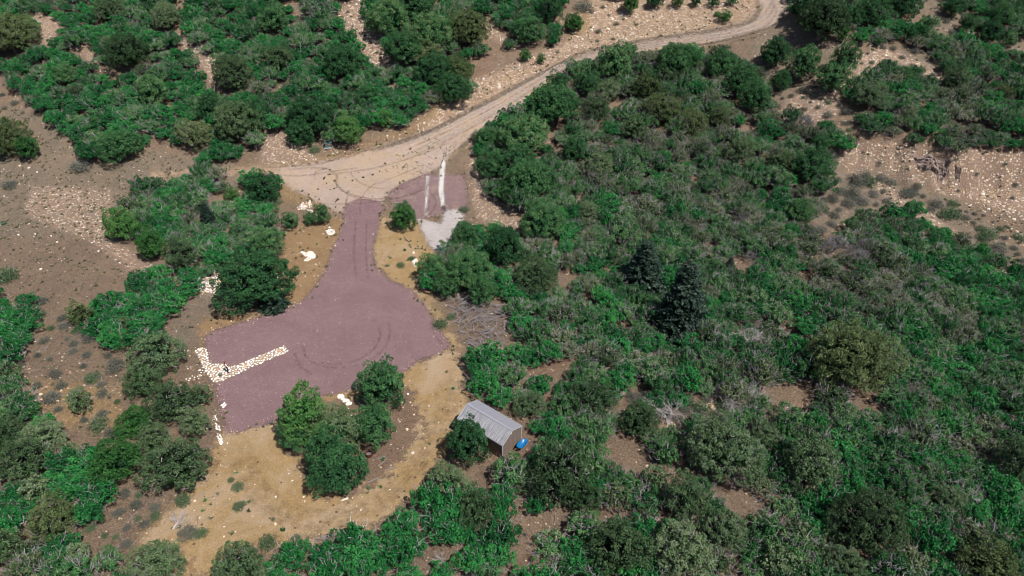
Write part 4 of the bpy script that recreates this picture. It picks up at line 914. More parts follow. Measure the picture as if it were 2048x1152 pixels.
# ------------------------------------------------------------------ grey sagebrush and green scrub
SAGEZ = [([(60,590),(200,640),(240,760),(230,880),(130,840),(0,770),(0,700)], 46, 1.5, 'on the sandy slope below the meadow', 'sagebrush of the left slope', (.9, 2.2)),
 ([(200,960),(300,1010),(400,1000),(350,1060),(300,1090),(240,1090),(180,1060)], 16, 1.6, 'between the lower left trees and the yellow dirt loop', 'sagebrush beside the dirt loop', (.8, 1.7)),
 ([(1545,185),(1660,180),(1700,240),(1700,290),(1640,260),(1560,240)], 26, 1.6, 'on the pale stones left of the wide thicket', 'sagebrush of the stony slope', (.9, 2.0)),
 ([(1720,90),(1880,110),(1890,170),(1800,140),(1700,150)], 22, 1.7, 'on the dry stones above the wide thicket', 'sagebrush above the wide thicket', (.8, 1.8)),
 ([(1650,360),(1780,350),(1830,400),(1740,420),(1640,460)], 22, 1.6, 'on the bare flat below the cut bank', 'scrub below the cut bank', (.9, 3.6)),
 ([(1740,350),(1880,390),(2040,470),(2048,540),(1950,470),(1840,410)], 32, 1.3, 'along the dry diagonal track at the right', 'scrub along the diagonal track', (.6, 3.4)),
 ([(1700,290),(2040,320),(2040,400),(1880,380)], 14, 2.5, 'on the rubble of the cut bank', 'scrub on the cut bank', (.6, 1.1)),
 ([(0,130),(90,200),(60,230),(0,230)], 12, 1.8, 'at the left edge above the meadow', 'sagebrush of the upper left edge', (.8, 1.8)),
 ([(1040,60),(1220,10),(1300,60),(1120,110)], 14, 2.0, 'on the stony cut above the road', 'scrub on the road cut', (.6, 1.5)),
 ([(690,20),(760,90),(770,130),(710,70)], 10, 1.6, 'in the white rocky gully', 'scrub in the rocky gully', (.6, 1.1)),
 ([(1240,780),(1300,775),(1400,800),(1480,820),(1400,850),(1250,830)], 18, 1.3, 'in the dry rocky gap of the right half', 'sagebrush of the dry gap', (1.2, 2.4)),
 ([(1560,470),(1640,455),(1650,500),(1600,540),(1540,520)], 14, 1.5, 'beside the gap at the wood edge', 'grey scrub in the wood gap', (1.4, 2.6)),
 ([(940,230),(985,300),(1000,400),(960,430),(930,330)], 10, 1.5, 'on the tan strip right of the small mauve pad', 'scrub by the small pad', (.5, 1.0)),
 ([(1900,20),(2040,90),(1960,90),(1860,50)], 12, 2.0, 'on the grassy bench in the top right', 'scrub on the top right bench', (.9, 1.9))]
SPECIAL = [(19,370,30,0,'grey round bush on the left meadow above the pale rocks'), (12,552,40,4,'flat green bush at the left edge of the dry meadow'), (5,446,14,4,'small green bush at the left edge beside a white pole'), (160,334,36,0,'grey flat bush by the narrow pinyon at the top of the meadow'),
 (640,36,60,0,'large dead grey shrub at the head of the rocky gully'), (1168,14,34,0,'grey shrub on top of the road cut'), (552,408,24,5,'low flat green shrub right of the tree island'), (629,297,24,4,'small green shrub left of the green utility cabinet'), (928,419,20,5,'low green shrub at the lower right corner of the small mauve pad'),
 (823,515,15,5,'green flat weed on the tan verge left of the transformer box'), (801,529,18,5,'larger green flat weed on the tan verge right of the driveway'), (774,529,9,5,'tiny green weed nearest to the driveway'), (780,513,7,5,'tiny dark weed above the flat ones on the verge'), (882,480,10,5,'tiny weed on the pale crushed stone'),
 (881,648,30,5,'round green shrub at the right edge of the mauve pad'), (903,632,18,4,'small bluish shrub next to the slash pile'), (475,972,22,4,'grey-green shrub on the left part of the dirt loop'), (476,1012,26,4,'second shrub on the left part of the dirt loop, lower'), (461,958,14,5,'small weed high on the left part of the dirt loop'),
 (486,1004,12,5,'dark tiny shrub touching the second one on the loop'), (375,1066,36,0,'pale grey shrub at the left mouth of the dirt loop'), (400,1066,28,4,'soft green shrub at the left mouth of the dirt loop'), (535,1085,40,4,'sprawling grey-green shrub at the lower edge of the loop'), (592,1075,20,4,'small feathery shrub at the lower edge of the loop'),
 (366,1000,34,5,'bright shrub at the foot of the largest round juniper'), (276,985,18,4,'small grey-green shrub left of the loop'), (440,747,9,5,'tiny dark green plant among the white border stones'), (1008,930,16,5,'bright green weed at the near corner of the shed'), (545,1036,8,5,'dark tuft in the middle of the dirt loop'),
 (275,1033,14,5,'upright dark green sapling bush in the sandy gap lower left'), (310,1030,22,5,'pair of green sprigs beside a fallen dead tree'), (228,1070,14,5,'little green bush on the sand in the lower left')]
def put_sage(x, y, r, form, label, group):
    fo, st, fr = SAGE[form]; k = r / fr
    e = empty('sagebrush' if form < 4 else 'green_shrub', (x, y, float(H(x, y))), rnd.uniform(0, 6.28), label, 'bush', group)
    e.scale = (k * rnd.uniform(.85, 1.2), k * rnd.uniform(.85, 1.15), k * rnd.uniform(.8, 1.15))
    link('foliage', fo, e); link('stems', st, e)['kind'] = 'stuff'
for u, v, wpx, form, lab in SPECIAL:
    x, y = place_crown(u, v, .3); put_sage(x, y, wpx / 2 / px_scale(x, y, 0) * 1.1, form, lab, None)
for poly, n, mind, pl, gp, (w0, w1) in SAGEZ:
    us = [p[0] for p in poly]; vs = [p[1] for p in poly]; got = []; tries = 0
    while len(got) < n and tries < 2000:
        tries += 1
        u, v = rnd.uniform(min(us), max(us)), rnd.uniform(min(vs), max(vs))
        if not inpoly(np.array([u]), np.array([v]), poly)[0]: continue
        x, y = unproject(np.array([u]), np.array([v]), H0); x, y = float(x[0]), float(y[0])
        if any(math.hypot(x - a, y - b_) < mind for a, b_ in got): continue
        if (np.hypot(TD[:, 0] - x, TD[:, 1] - y) < TD[:, 2] * .8).any(): continue
        if flatd(x, y) > -.6: continue
        got.append((x, y))
    forms = [rnd.choice([0, 1, 2, 3, 4, 5] if 'track' in pl or 'bare flat' in pl or 'bench' in pl else [0, 1, 2, 3, 0, 1, 4]) for _ in got]
    pv = [float(project(q_[0], q_[1], 0.)[1]) for q_ in got]
    for green in (False, True):
        al = sorted([i for i in range(len(got)) if (forms[i] >= 4) == green], key=lambda i: pv[i])
        nsp = 1 if len(al) <= 14 else (2 if len(al) <= 28 else 3); names_ = [[''], ['upper ', 'lower '], ['upper ', 'middle ', 'lower ']][nsp - 1]
        for k_ in range(nsp):
            ids = al[len(al) * k_ // nsp: len(al) * (k_ + 1) // nsp]
            if not ids: continue
            us_ = [float(project(got[i][0], got[i][1], 0.)[0]) for i in ids]; os_ = ordinals(us_) if len(ids) > 1 else ['only']
            for n_, i in enumerate(ids):
                lb = names_[k_] + ('green bushes ' if green else 'sage bushes ') + pl
                put_sage(got[i][0], got[i][1], rnd.uniform(w0, w1) / 2 * rnd.choice([.7, .9, 1.0, 1.15]), forms[i], os_[n_] + ' of ' + lb, names_[k_] + ('green ' if green else 'grey ') + gp)

# ------------------------------------------------------------------ loose stones, twigs and grass tufts
def stone_mesh(name, seed, mat, flat=.6, sub=1):
    bm = bmesh.new(); bmesh.ops.create_icosphere(bm, subdivisions=sub, radius=.5)
    r = random.Random(seed); ax = [r.uniform(.75, 1.2), r.uniform(.6, 1.0), flat * r.uniform(.8, 1.15)]
    for v in bm.verts:
        v.co *= r.uniform(.78, 1.15); v.co = Vector((v.co.x * ax[0], v.co.y * ax[1], max(-.22, v.co.z * ax[2])))
    me = bpy.data.meshes.new(name); bm.to_mesh(me); bm.free(); me.materials.append(mat); return me
def stone_mat(name, stops):
    m, nt, b = newmat(name); oi = nt.nodes.new('ShaderNodeObjectInfo'); tc = nt.nodes.new('ShaderNodeTexCoord')
    c = ramp(nt, oi.outputs['Random'], stops); n = noise(nt, 4, 5, .7, tc.outputs['Object'])
    c = mixc(nt, ramp(nt, n, [(.45, (0, 0, 0)), (.8, (.55, .55, .55))]), c, (.36, .22, .12))
    nt.links.new(c, b.inputs['Base Color']); b.inputs['Roughness'].default_value = .9; b.inputs['Specular IOR Level'].default_value = .2
    return m
M['stone_white'] = stone_mat('white_stone', [(0, (.36, .29, .24)), (.35, (.50, .44, .39)), (.8, (.68, .65, .61)), (1, (.46, .33, .22))])
M['stone_tan'] = stone_mat('tan_stone', [(0, (.30, .20, .14)), (.4, (.44, .33, .22)), (.75, (.56, .45, .33)), (1, (.68, .60, .52))])
M['stone_red'] = stone_mat('reddish_stone', [(0, (.20, .11, .08)), (.5, (.33, .20, .15)), (1, (.50, .38, .30))])
ST = [stone_mesh('stone_form', 20 + i, M['stone_white'] if i < 4 else (M['stone_tan'] if i < 8 else M['stone_red']), .7) for i in range(11)]
STONEZ = [(p, d, wht) for p, d, wht in [
 ([(660,10),(725,0),(790,90),(775,150),(740,125),(690,70)], 3.4, .5), ([(62,12),(125,38),(100,84),(55,84)], 2.6, .45), ([(160,80),(212,142),(180,140)], 2.8, .45), ([(350,60),(380,60),(440,120),(435,180),(400,130)], 2.6, .4),
 ([(940,170),(1130,80),(1180,0),(1520,-60),(1510,36),(1300,72),(1150,100),(1040,158),(960,200),(880,240),(800,272),(840,245)], 3.0, .3), ([(1660,292),(1760,286),(1830,300),(1840,340),(1900,350),(2060,330),(2100,400),(2040,470),(1900,390),(1760,340),(1680,330)], 3.6, .35),
 ([(1540,240),(1600,180),(1700,160),(1700,290),(1640,262)], 1.8, .3), ([(1700,85),(1900,120),(1900,190),(1720,150)], 1.6, .35), ([(1580,30),(1640,80),(1700,120),(1660,200),(1580,230),(1500,150),(1500,80)], 1.0, .2), ([(400,558),(440,530),(442,595),(398,592)], 3.2, .75),
 ([(0,300),(60,310),(70,360),(0,420)], .7, .8), ([(50,370),(220,390),(240,500),(150,470),(50,430)], .8, .5), ([(160,470),(240,490),(320,540),(270,545),(180,500)], 1.0, .7), ([(0,450),(130,450),(110,490),(0,480)], .7, .8), ([(0,200),(130,220),(300,320),(560,340),(500,400),(240,460),(0,600)], .22, .3),
 ([(530,250),(600,278),(740,260),(880,215),(950,190),(870,256),(700,312),(600,328),(530,325)], 2.0, .25), ([(1300,820),(1490,795),(1480,835),(1340,865)], 2.2, .5), ([(1690,340),(1760,350),(2100,600),(2100,640),(1900,480)], 1.0, .25), ([(1950,380),(2100,400),(2100,560),(1980,470)], 1.5, .25),
 ([(940,230),(985,290),(1000,400),(1040,420),(1040,470),(960,440),(936,400),(940,340)], 1.6, .25), ([(360,690),(400,690),(430,770),(440,870),(410,860),(390,790)], 1.2, .4), ([(560,450),(690,440),(660,520),(600,610),(550,560)], .5, .45), ([(400,930),(520,930),(520,1100),(330,1100),(340,1040)], .7, .3),
 ([(440,870),(920,700),(920,860),(700,1070),(480,1110)], .16, .25), ([(410,640),(560,600),(690,430),(760,430),(820,570),(900,690),(700,780),(460,860)], .05, .2), ([(700,730),(860,830),(780,960),(700,930)], .7, .2), ([(600,930),(640,1000),(600,1010),(570,930)], 1.0, .3),
 ([(0,720),(250,750),(250,880),(0,850)], 1.0, .12), ([(560,340),(960,262),(900,310),(700,420)], .35, .2), ([(1020,720),(1150,725),(1130,750),(1030,750)], 2.0, .05), ([(995,905),(1070,900),(1060,945),(1005,945)], 1.6, .1), ([(1100,870),(1300,860),(1320,960),(1200,950)], .8, .1),
 ([(950,25),(1012,75),(1010,92),(960,62)], 2.0, .4), ([(1000,1000),(1280,1000),(1280,1140),(1040,1140)], .5, .1), ([(1850,0),(2048,60),(2048,110),(1850,70)], .3, .2), ([(595,408),(625,400),(622,425),(595,425)], 3.5, .7), ([(645,452),(672,455),(668,472),(645,470)], 4.0, .9), ([(820,505),(836,508),(836,532),(822,530)], 4.0, .9)]]
SP, SS, SI = [], [], []
rs = np.random.RandomState(5)
for poly, dens, wht in STONEZ:
    wp = np.array(wpoly(poly)); x0, y0 = wp.min(0); x1, y1 = wp.max(0); n = int((x1 - x0) * (y1 - y0) * dens)
    x = rs.uniform(x0, x1, n); y = rs.uniform(y0, y1, n); keep = inpoly(x, y, wp.tolist())
    keep &= (W_mix2(x, y) + rs.normal(0, .8, n)) > -.5
    x, y = x[keep], y[keep]
    onroad = (sdist(x, y, FLATS[0]) > .3) | (sdist(x, y, FLATS[1]) > .5); x, y = x[~onroad], y[~onroad]; n = len(x)
    SP.append(np.stack([x, y, H(x, y) + .03], -1)); s = np.exp(rs.normal(-1.6, .45, n)).clip(.07, .65); s = s * (1.35 if dens > 2.5 else 1.0); SS.append(s)
    q = rs.rand(n); SI.append(np.where(q < wht, rs.randint(0, 4, n), np.where(q < wht + (1 - wht) * .72, rs.randint(4, 8, n), rs.randint(8, 11, n))))
for k_, dn in ((1, 1.1), (2, 1.1), (0, .5), (3, .9)):      # gravel grains on the pads, road and clearing
    wp = np.array(FLATS[k_]); x0, y0 = wp.min(0); x1, y1 = wp.max(0); n = int((x1 - x0) * (y1 - y0) * dn)
    x = rs.uniform(x0, x1, n); y = rs.uniform(y0, y1, n); keep = inpoly(x, y, FLATS[k_]); x, y = x[keep], y[keep]; n = len(x)
    SP.append(np.stack([x, y, H(x, y) + .03], -1)); SS.append(rs.uniform(.04, .09, n) * (1 + 1.2 * (rs.rand(n) < .04))); SI.append(np.where(rs.rand(n) < .5, rs.randint(8, 11, n), rs.randint(4, 8, n)))
for k_, dn, wd_ in ((1, 9, .45), (2, 6, .5), (0, 3, .6), (3, 4, .9), (4, 3, .8)):   # gravel and rubble spilled along the edges
    ring = np.array(FLATS[k_] + FLATS[k_][:1]); seg = np.hypot(*np.diff(ring, axis=0).T)
    for (x1_, y1_), (x2_, y2_), L_ in zip(ring[:-1], ring[1:], seg):
        n = int(L_ * dn); t_ = rs.rand(n); x = x1_ + (x2_ - x1_) * t_ + rs.normal(0, wd_, n); y = y1_ + (y2_ - y1_) * t_ + rs.normal(0, wd_, n)
        if k_ in (0, 3): kp = (flatd(x, y) < 1.0) | (k_ == 0); x, y = x[kp], y[kp]; n = len(x)
        SP.append(np.stack([x, y, H(x, y) + .03], -1)); SS.append(np.exp(rs.normal(-2.5, .5, n)).clip(.04, .3)); SI.append(np.where(rs.rand(n) < .12, rs.randint(0, 4, n), np.where(rs.rand(n) < .5, rs.randint(4, 8, n), rs.randint(8, 11, n))))
SP = np.concatenate(SP); SS = np.concatenate(SS); SI = np.concatenate(SI); n = len(SP)
scatter('loose_stones', ST, SP, np.stack([rs.normal(0, .2, n), rs.normal(0, .2, n), rs.uniform(0, 6.28, n)], -1), np.stack([SS, SS, SS], -1), SI, 'white, tan and reddish stones strewn over the slopes, verges and meadow', 'stones')
print('stones', n)

# grass tufts and small weeds
TU = []
for s in range(5):
    r_ = np.random.RandomState(700 + s); k = 46
    a = r_.uniform(0, 6.28, k); tilt = r_.uniform(.1, 1.0, k); ln = r_.uniform(.14, .34, k)
    p0 = r_.normal(0, .05, (k, 3)); p0[:, 2] = 0; d = np.stack([np.cos(a) * np.sin(tilt), np.sin(a) * np.sin(tilt), np.cos(tilt)], -1) * ln[:, None]
    sd = np.stack([-np.sin(a), np.cos(a), 0 * a], -1) * .022
    v = np.stack([p0 - sd, p0 + sd, p0 + d * .6 + sd, p0 + d], 1).reshape(-1, 3)
    TU.append(npmesh('tuft_form', [(v, np.arange(4 * k).reshape(k, 4), np.repeat(r_.rand(k), 4), M['grass'] if s < 3 else (M['sage'] if s < 4 else M['oak_mid']))]))
TU.append(TU[3].copy()); TU[5].transform(Matrix.Scale(.5, 4))
TUFTZ = [(MEADOW, 2.0, [0, 1, 2]), ([(440,870),(900,700),(925,760),(880,900),(700,1075),(480,1110),(300,1110),(400,950)], .16, [0, 1, 4]), ([(420,940),(520,960),(520,1100),(400,1110),(340,1060)], .5, [1, 3, 4]), ([(760,345),(870,262),(950,272),(900,315),(840,350)], 6, [5, 5]), ([(640,330),(760,300),(870,262),(800,350),(720,390),(600,380)], .5, [0, 1]),
 ([(600,380),(700,400),(690,430),(620,410)], 1.2, [0, 3]), ([(400,590),(540,630),(420,690),(350,680)], 1.2, [0, 3, 1]), ([(1850,0),(2048,60),(2048,130),(1850,70)], 1.2, [0, 1, 2]), ([(1690,340),(2100,560),(2100,430),(1900,400)], 1.5, [0, 1, 2, 3]), ([(1560,60),(1700,120),(1660,220),(1500,120)], .8, [0, 3]), ([(930,180),(1180,40),(1500,0),(1490,40),(1150,112),(960,210)], .7, [0, 3, 4]),
 ([(0,600),(240,650),(240,880),(0,850)], 1.0, [0, 1, 3]), ([(560,450),(690,440),(600,610),(550,560)], .7, [0, 1]), ([(760,440),(850,440),(860,590),(900,690)], .9, [0, 1, 4]), ([(900,690),(940,720),(930,800),(900,780)], 2, [0, 1, 4]), ([(1000,1000),(1400,900),(1500,1100),(1040,1140)], .6, [0, 3]), ([(560,330),(900,240),(960,190),(870,255),(690,315)], 1.0, [3, 4]), ([(1060,180),(1300,100),(1500,75),(1540,60),(1500,100),(1290,112)], 1.0, [3, 0])]
TP, TI = [], []
for poly, dens, ch in TUFTZ:
    wp = np.array(wpoly(poly)); x0, y0 = wp.min(0); x1, y1 = wp.max(0); n = int((x1 - x0) * (y1 - y0) * dens)
    x = rs.uniform(x0, x1, n); y = rs.uniform(y0, y1, n); keep = inpoly(x, y, wp.tolist()) & ((W_mix2(x, y) * .6 + W_sm(x, y) * .5 + rs.normal(0, .7, n)) > .1) & (sdist(x, y, FLATS[1]) < .3)
    x, y = x[keep], y[keep]; TP.append(np.stack([x, y, H(x, y)], -1)); TI.append(rs.choice(ch, len(x)))
for k_, dn in ((1, 1.0), (2, 1.2), (0, .8)):
    ring = np.array(FLATS[k_] + FLATS[k_][:1]); seg = np.hypot(*np.diff(ring, axis=0).T)
    for (x1_, y1_), (x2_, y2_), L_ in zip(ring[:-1], ring[1:], seg):
        n = int(L_ * dn); t_ = rs.rand(n); x = x1_ + (x2_ - x1_) * t_ + rs.normal(0, .5, n); y = y1_ + (y2_ - y1_) * t_ + rs.normal(0, .5, n)
        TP.append(np.stack([x, y, H(x, y)], -1)); TI.append(rs.choice([0, 1, 2, 3, 5], n))
TP = np.concatenate(TP); TI = np.concatenate(TI); n = len(TP); s = rs.uniform(.5, 1.5, n)
scatter('grass_tufts', TU, TP, np.stack([0 * s, 0 * s, rs.uniform(0, 6.28, n)], -1), np.stack([s, s, s * .8], -1), TI, 'thin dry grass and weeds on the meadow, verges and clearing', 'grass')
# fallen sticks
stk = [npmesh('stick_form', [(*clean_tube([(-.5, 0, .03), (0, rs.normal(0, .06), .06), (.5, rs.normal(0, .08), .04)], [.03, .028, .012], 4), None, M['twig'])]) for _ in range(4)]
KP = []
for poly, dens in [([(960,600),(1050,700),(1040,780),(940,760)], .5), ([(560,1070),(740,1060),(640,1150),(500,1150)], .8), ([(430,860),(500,980),(360,1080),(380,960)], .35), ([(690,900),(780,860),(800,960),(650,990)], .5), ([(280,960),(400,990),(360,1090),(220,1090)], .6), ([(1000,930),(1400,900),(1540,1000),(1500,1150),(1040,1150)], .5), ([(350,590),(440,590),(400,700),(340,690)], .5), ([(1640,340),(1780,350),(1760,440),(1640,460)], .5), ([(100,600),(240,760),(200,870),(20,760)], .4)]:
    wp = np.array(wpoly(poly)); x0, y0 = wp.min(0); x1, y1 = wp.max(0); n = int((x1 - x0) * (y1 - y0) * dens)
    x = rs.uniform(x0, x1, n); y = rs.uniform(y0, y1, n); keep = inpoly(x, y, wp.tolist()); x, y = x[keep], y[keep]; KP.append(np.stack([x, y, H(x, y)], -1))
KP = np.concatenate(KP); n = len(KP); s = rs.uniform(.4, 1.6, n)
scatter('fallen_sticks', stk, KP, np.stack([0 * s, rs.normal(0, .1, n), rs.uniform(0, 6.28, n)], -1), np.stack([s, s, s], -1), rs.randint(0, 4, n), 'grey fallen sticks lying under and between the bushes', 'sticks')

# ------------------------------------------------------------------ the shed
M['wall'] = flat_mat('brown_metal_siding', (.175, .135, .108), .6, .06, 3)
M['trim'] = flat_mat('grey_trim', (.42, .41, .43), .5, .05, 3)
m, nt, b = newmat('roof_painted_rib_shade'); tc = nt.nodes.new('ShaderNodeTexCoord'); mp = nt.nodes.new('ShaderNodeMapping'); mp.inputs['Scale'].default_value = (9, .7, .7); nt.links.new(tc.outputs['Object'], mp.inputs[0])
c = ramp(nt, noise(nt, 1.0, 4, .7, mp.outputs[0]), [(.35, (.17, .17, .185)), (.55, (.28, .28, .30)), (.72, (.48, .47, .49))]); nt.links.new(c, b.inputs['Base Color']); b.inputs['Roughness'].default_value = .5; b.inputs['Metallic'].default_value = .2; M['roofm'] = m  # light and shade of the ribs painted as streaks, near slope only
M['roofsmooth'] = flat_mat('plain_metal_roof', (.27, .27, .305), .5, .05, 1.5, metal=.2)
M['white'] = flat_mat('white_paint', (.75, .75, .75), .5, .05)
def gxyz(u, v):
    x, y = unproject(np.array([float(u)]), np.array([float(v)]), H0); return Vector((float(x[0]), float(y[0]), float(H(x, y)[0])))
P0, P1 = gxyz(1005, 922), gxyz(1041.5, 884)
gd = (P1 - P0); gd.z = 0; GW = gd.length; gd.normalize(); ld = Vector((-gd.y, gd.x, 0))       # gable direction, length direction (to the left)
SL, WH, RISE, OVE, OVG = 6.0, 2.32, .78, .09, .10
shed = empty('shed', P0, math.atan2(ld.y, ld.x) + math.pi, 'small brown metal shed with a grey ribbed gable roof right of the dirt loop', 'shed')
# local frame: x runs from the far (left) end towards the right gable end at x=0; y runs from the near eave wall to the far one
yax = 1 if (Matrix.Rotation(shed.rotation_euler.z, 3, 'Z') @ Vector((0, 1, 0))).dot(gd) > 0 else -1
def S(x0, x1, y0, y1, z0, z1): return ((x0 + x1) / 2, yax * (y0 + y1) / 2, (z0 + z1) / 2, abs(x1 - x0), abs(y1 - y0), abs(z1 - z0))
def ribbed(n, x0, x1, y, z0, z1, out):   # wall panel with standing ribs along x
    L = [S(x0, x1, y - .02, y + .02, z0, z1)]
    for i in range(n): L.append(S(x0 + (i + .5) * (x1 - x0) / n - .012, x0 + (i + .5) * (x1 - x0) / n + .012, y + out * .02, y + out * .035, z0 + .01, z1 - .01))
    return L
box_obj('side_wall', ribbed(26, -SL, 0, .02, -.1, WH, -1), M['wall'], shed)
box_obj('side_wall', ribbed(26, -SL, 0, GW - .02, -.1, WH, 1), M['wall'], shed)
for xx, out in ((-.02, 1), (-SL + .02, -1)):
    v = np.array([[xx + s * .018, yax * yy, zz] for s in (-1, 1) for yy, zz in ((.045, -.1), (GW - .045, -.1), (GW - .045, WH), (GW / 2, WH + RISE - .03), (.045, WH))])
    me = bpy.data.meshes.new('gable_wall'); me.from_pydata(v.tolist(), [], [[0, 1, 2, 3, 4], [9, 8, 7, 6, 5]] + [[i, i + 5, (i + 1) % 5 + 5, (i + 1) % 5] for i in range(5)]); me.materials.append(M['wall'])
    gw = link('gable_wall', me, shed)
    rb = []
    for i in range(14):
        yy = .12 + i * (GW - .24) / 13; top = WH + RISE * (1 - abs(yy - GW / 2) / (GW / 2)) - .08
        rb.append(S(xx + out * .018, xx + out * .03, yy - .012, yy + .012, -.08, top))
    box_obj('siding_rib', rb, M['wall'], gw)['kind'] = 'stuff'
for xx in (-SL, 0):
    for yy in (0, GW):
        box_obj('corner_trim', [S(xx - .05, xx + .05, yy - .05, yy + .05, -.1, WH + .02)], M['trim'], shed)
NP = 7
sl = math.hypot(GW / 2 + OVE, RISE * (GW / 2 + OVE) / (GW / 2)); ang = math.atan2(RISE, GW / 2)
for side in (0, 1):
    for i in range(NP):
        xa = -SL - OVG + i * (SL + 2 * OVG) / NP; xb = xa + (SL + 2 * OVG) / NP - .006
        V_, F_ = [], []
        L = [cube_vf((xa + xb) / 2, 0, 0, xb - xa, sl, .02)]
        for k in range(5):
            xr = xa + .06 + k * (xb - xa - .1) / 4; L.append(cube_vf(xr, 0, .03, .06, sl - .01, .055))
        v, f = join_vf(L)
        # tilt the panel on its slope
        sgn = 1 if side == 0 else -1
        yl = v[:, 1].copy(); zl = v[:, 2].copy()
        cyy = (GW / 2 - OVE) / 2 if side == 0 else GW - (GW / 2 - OVE) / 2
        cz_ = WH + RISE / 2 - RISE * OVE / GW + .03
        v[:, 1] = yax * (cyy + math.cos(ang) * yl - sgn * math.sin(ang) * zl); v[:, 2] = cz_ + sgn * math.sin(ang) * yl + math.cos(ang) * zl
        link('roof_panel', npmesh('roof_panel', [(v, f, None, M['roofm'] if side == 0 else M['roofsmooth'])]), shed)
rc = box_obj('ridge_cap', [S(-SL - OVG, OVG, GW / 2 - .13, GW / 2 + .13, WH + RISE + .045, WH + RISE + .075)], M['roofsmooth'], shed)
for sgn, y0 in ((-1, -OVE), (1, GW + OVE)):
    box_obj('eave_trim', [S(-SL - OVG, OVG, y0 - .02, y0 + .02, WH - .16, WH - .02)], M['trim'], shed)
for xx in (-SL - OVG - .012, OVG + .012):
    for sgn in (1, -1):
        L = []
        v, f = cube_vf(0, 0, 0, .02, sl, .11); yl = v[:, 1].copy(); zl = v[:, 2].copy()
        cyy = (GW / 2 - OVE) / 2 if sgn == 1 else GW - (GW / 2 - OVE) / 2
        v[:, 0] += xx; v[:, 1] = yax * (cyy + math.cos(ang) * yl - sgn * math.sin(ang) * zl); v[:, 2] = WH + RISE / 2 - RISE * OVE / GW + sgn * math.sin(ang) * yl + math.cos(ang) * zl
        link('rake_trim', npmesh('rake_trim', [(v, f, None, M['trim'])]), shed)
box_obj('vent', [S(0.0, .05, GW / 2 - .16, GW / 2 - .04, WH + .32, WH + .46)], M['white'], shed)

# ------------------------------------------------------------------ wheelbarrow
M['blue'] = flat_mat('blue_plastic_tray', (.003, .105, .26), .35, .04, 2, spec=.6)
M['wood'] = flat_mat('weathered_wood', (.24, .19, .15), .8, .2, 8)
M['steel'] = flat_mat('galvanised_steel', (.42, .43, .45), .45, .08, 4, metal=.5)
M['rubber'] = flat_mat('black_rubber', (.02, .02, .022), .8, .1)
wpos = gxyz(1044, 899)
wb = empty('wheelbarrow', wpos, R(236), 'blue wheelbarrow parked beside the right end of the shed', 'wheelbarrow')
wb.scale = (1.25, 1.05, 1.1)
bm = bmesh.new(); rings = []
for (z, lx, ly, t) in ((.34, .36, .22, 0), (.44, .52, .33, 0), (.60, .66, .40, 0), (.66, .70, .43, 0), (.645, .64, .37, 1), (.48, .48, .28, 1), (.38, .32, .17, 1)):
    r_ = []
    for k in range(20):
        a = 6.283 * k / 20; cx_ = lx * math.copysign(abs(math.cos(a)) ** .75, math.cos(a)); cy_ = ly * math.copysign(abs(math.sin(a)) ** .75, math.sin(a))
        r_.append(bm.verts.new((cx_ * (.84 if cx_ > 0 else 1), cy_, z + (.10 * cx_ if z > .5 else 0))))
    rings.append(r_)
for a, b_ in zip(rings[:-1], rings[1:]):
    for k in range(20): bm.faces.new((a[k], a[(k + 1) % 20], b_[(k + 1) % 20], b_[k]))
bm.faces.new(rings[0][::-1]); bm.faces.new(rings[-1])
bmesh.ops.recalc_face_normals(bm, faces=bm.faces); me = bpy.data.meshes.new('tray'); bm.to_mesh(me); bm.free(); me.materials.append(M['blue']); me.polygons.foreach_set('use_smooth', [True] * len(me.polygons))
link('tray', me, wb)
for s in (-1, 1):
    v, f = clean_tube([(-.62, s * .08, .22), (.1, s * .22, .33), (.95, s * .32, .52)], [.026, .026, .026], 6); link('handle', npmesh('handle', [(v, f, None, M['wood'])], True), wb)
    v, f = clean_tube([(.28, s * .22, .36), (.36, s * .26, .0), (.24, s * .26, .0)], [.018, .018, .018], 6); link('leg', npmesh('leg', [(v, f, None, M['steel'])], True), wb)
def torus_mesh(name, R0, r0, mat, n=20, k=8, axis='y'):
    v = []; f = []
    for i in range(n):
        for j in range(k):
            a, b_ = 6.283 * i / n, 6.283 * j / k; rr = R0 + r0 * math.cos(b_)
            v.append((rr * math.cos(a), r0 * math.sin(b_), rr * math.sin(a)))
            f.append([i * k + j, i * k + (j + 1) % k, ((i + 1) % n) * k + (j + 1) % k, ((i + 1) % n) * k + j])
    return npmesh(name, [(v, f, None, mat)], True)
wh = link('wheel', torus_mesh('wheel', .15, .045, M['rubber']), wb); wh.location = (-.68, 0, .195)
v, f = clean_tube([(0, -.09, 0), (0, .09, 0)], [.05, .05], 10); link('hub', npmesh('hub', [(v, f, None, M['steel'])], True), wh)

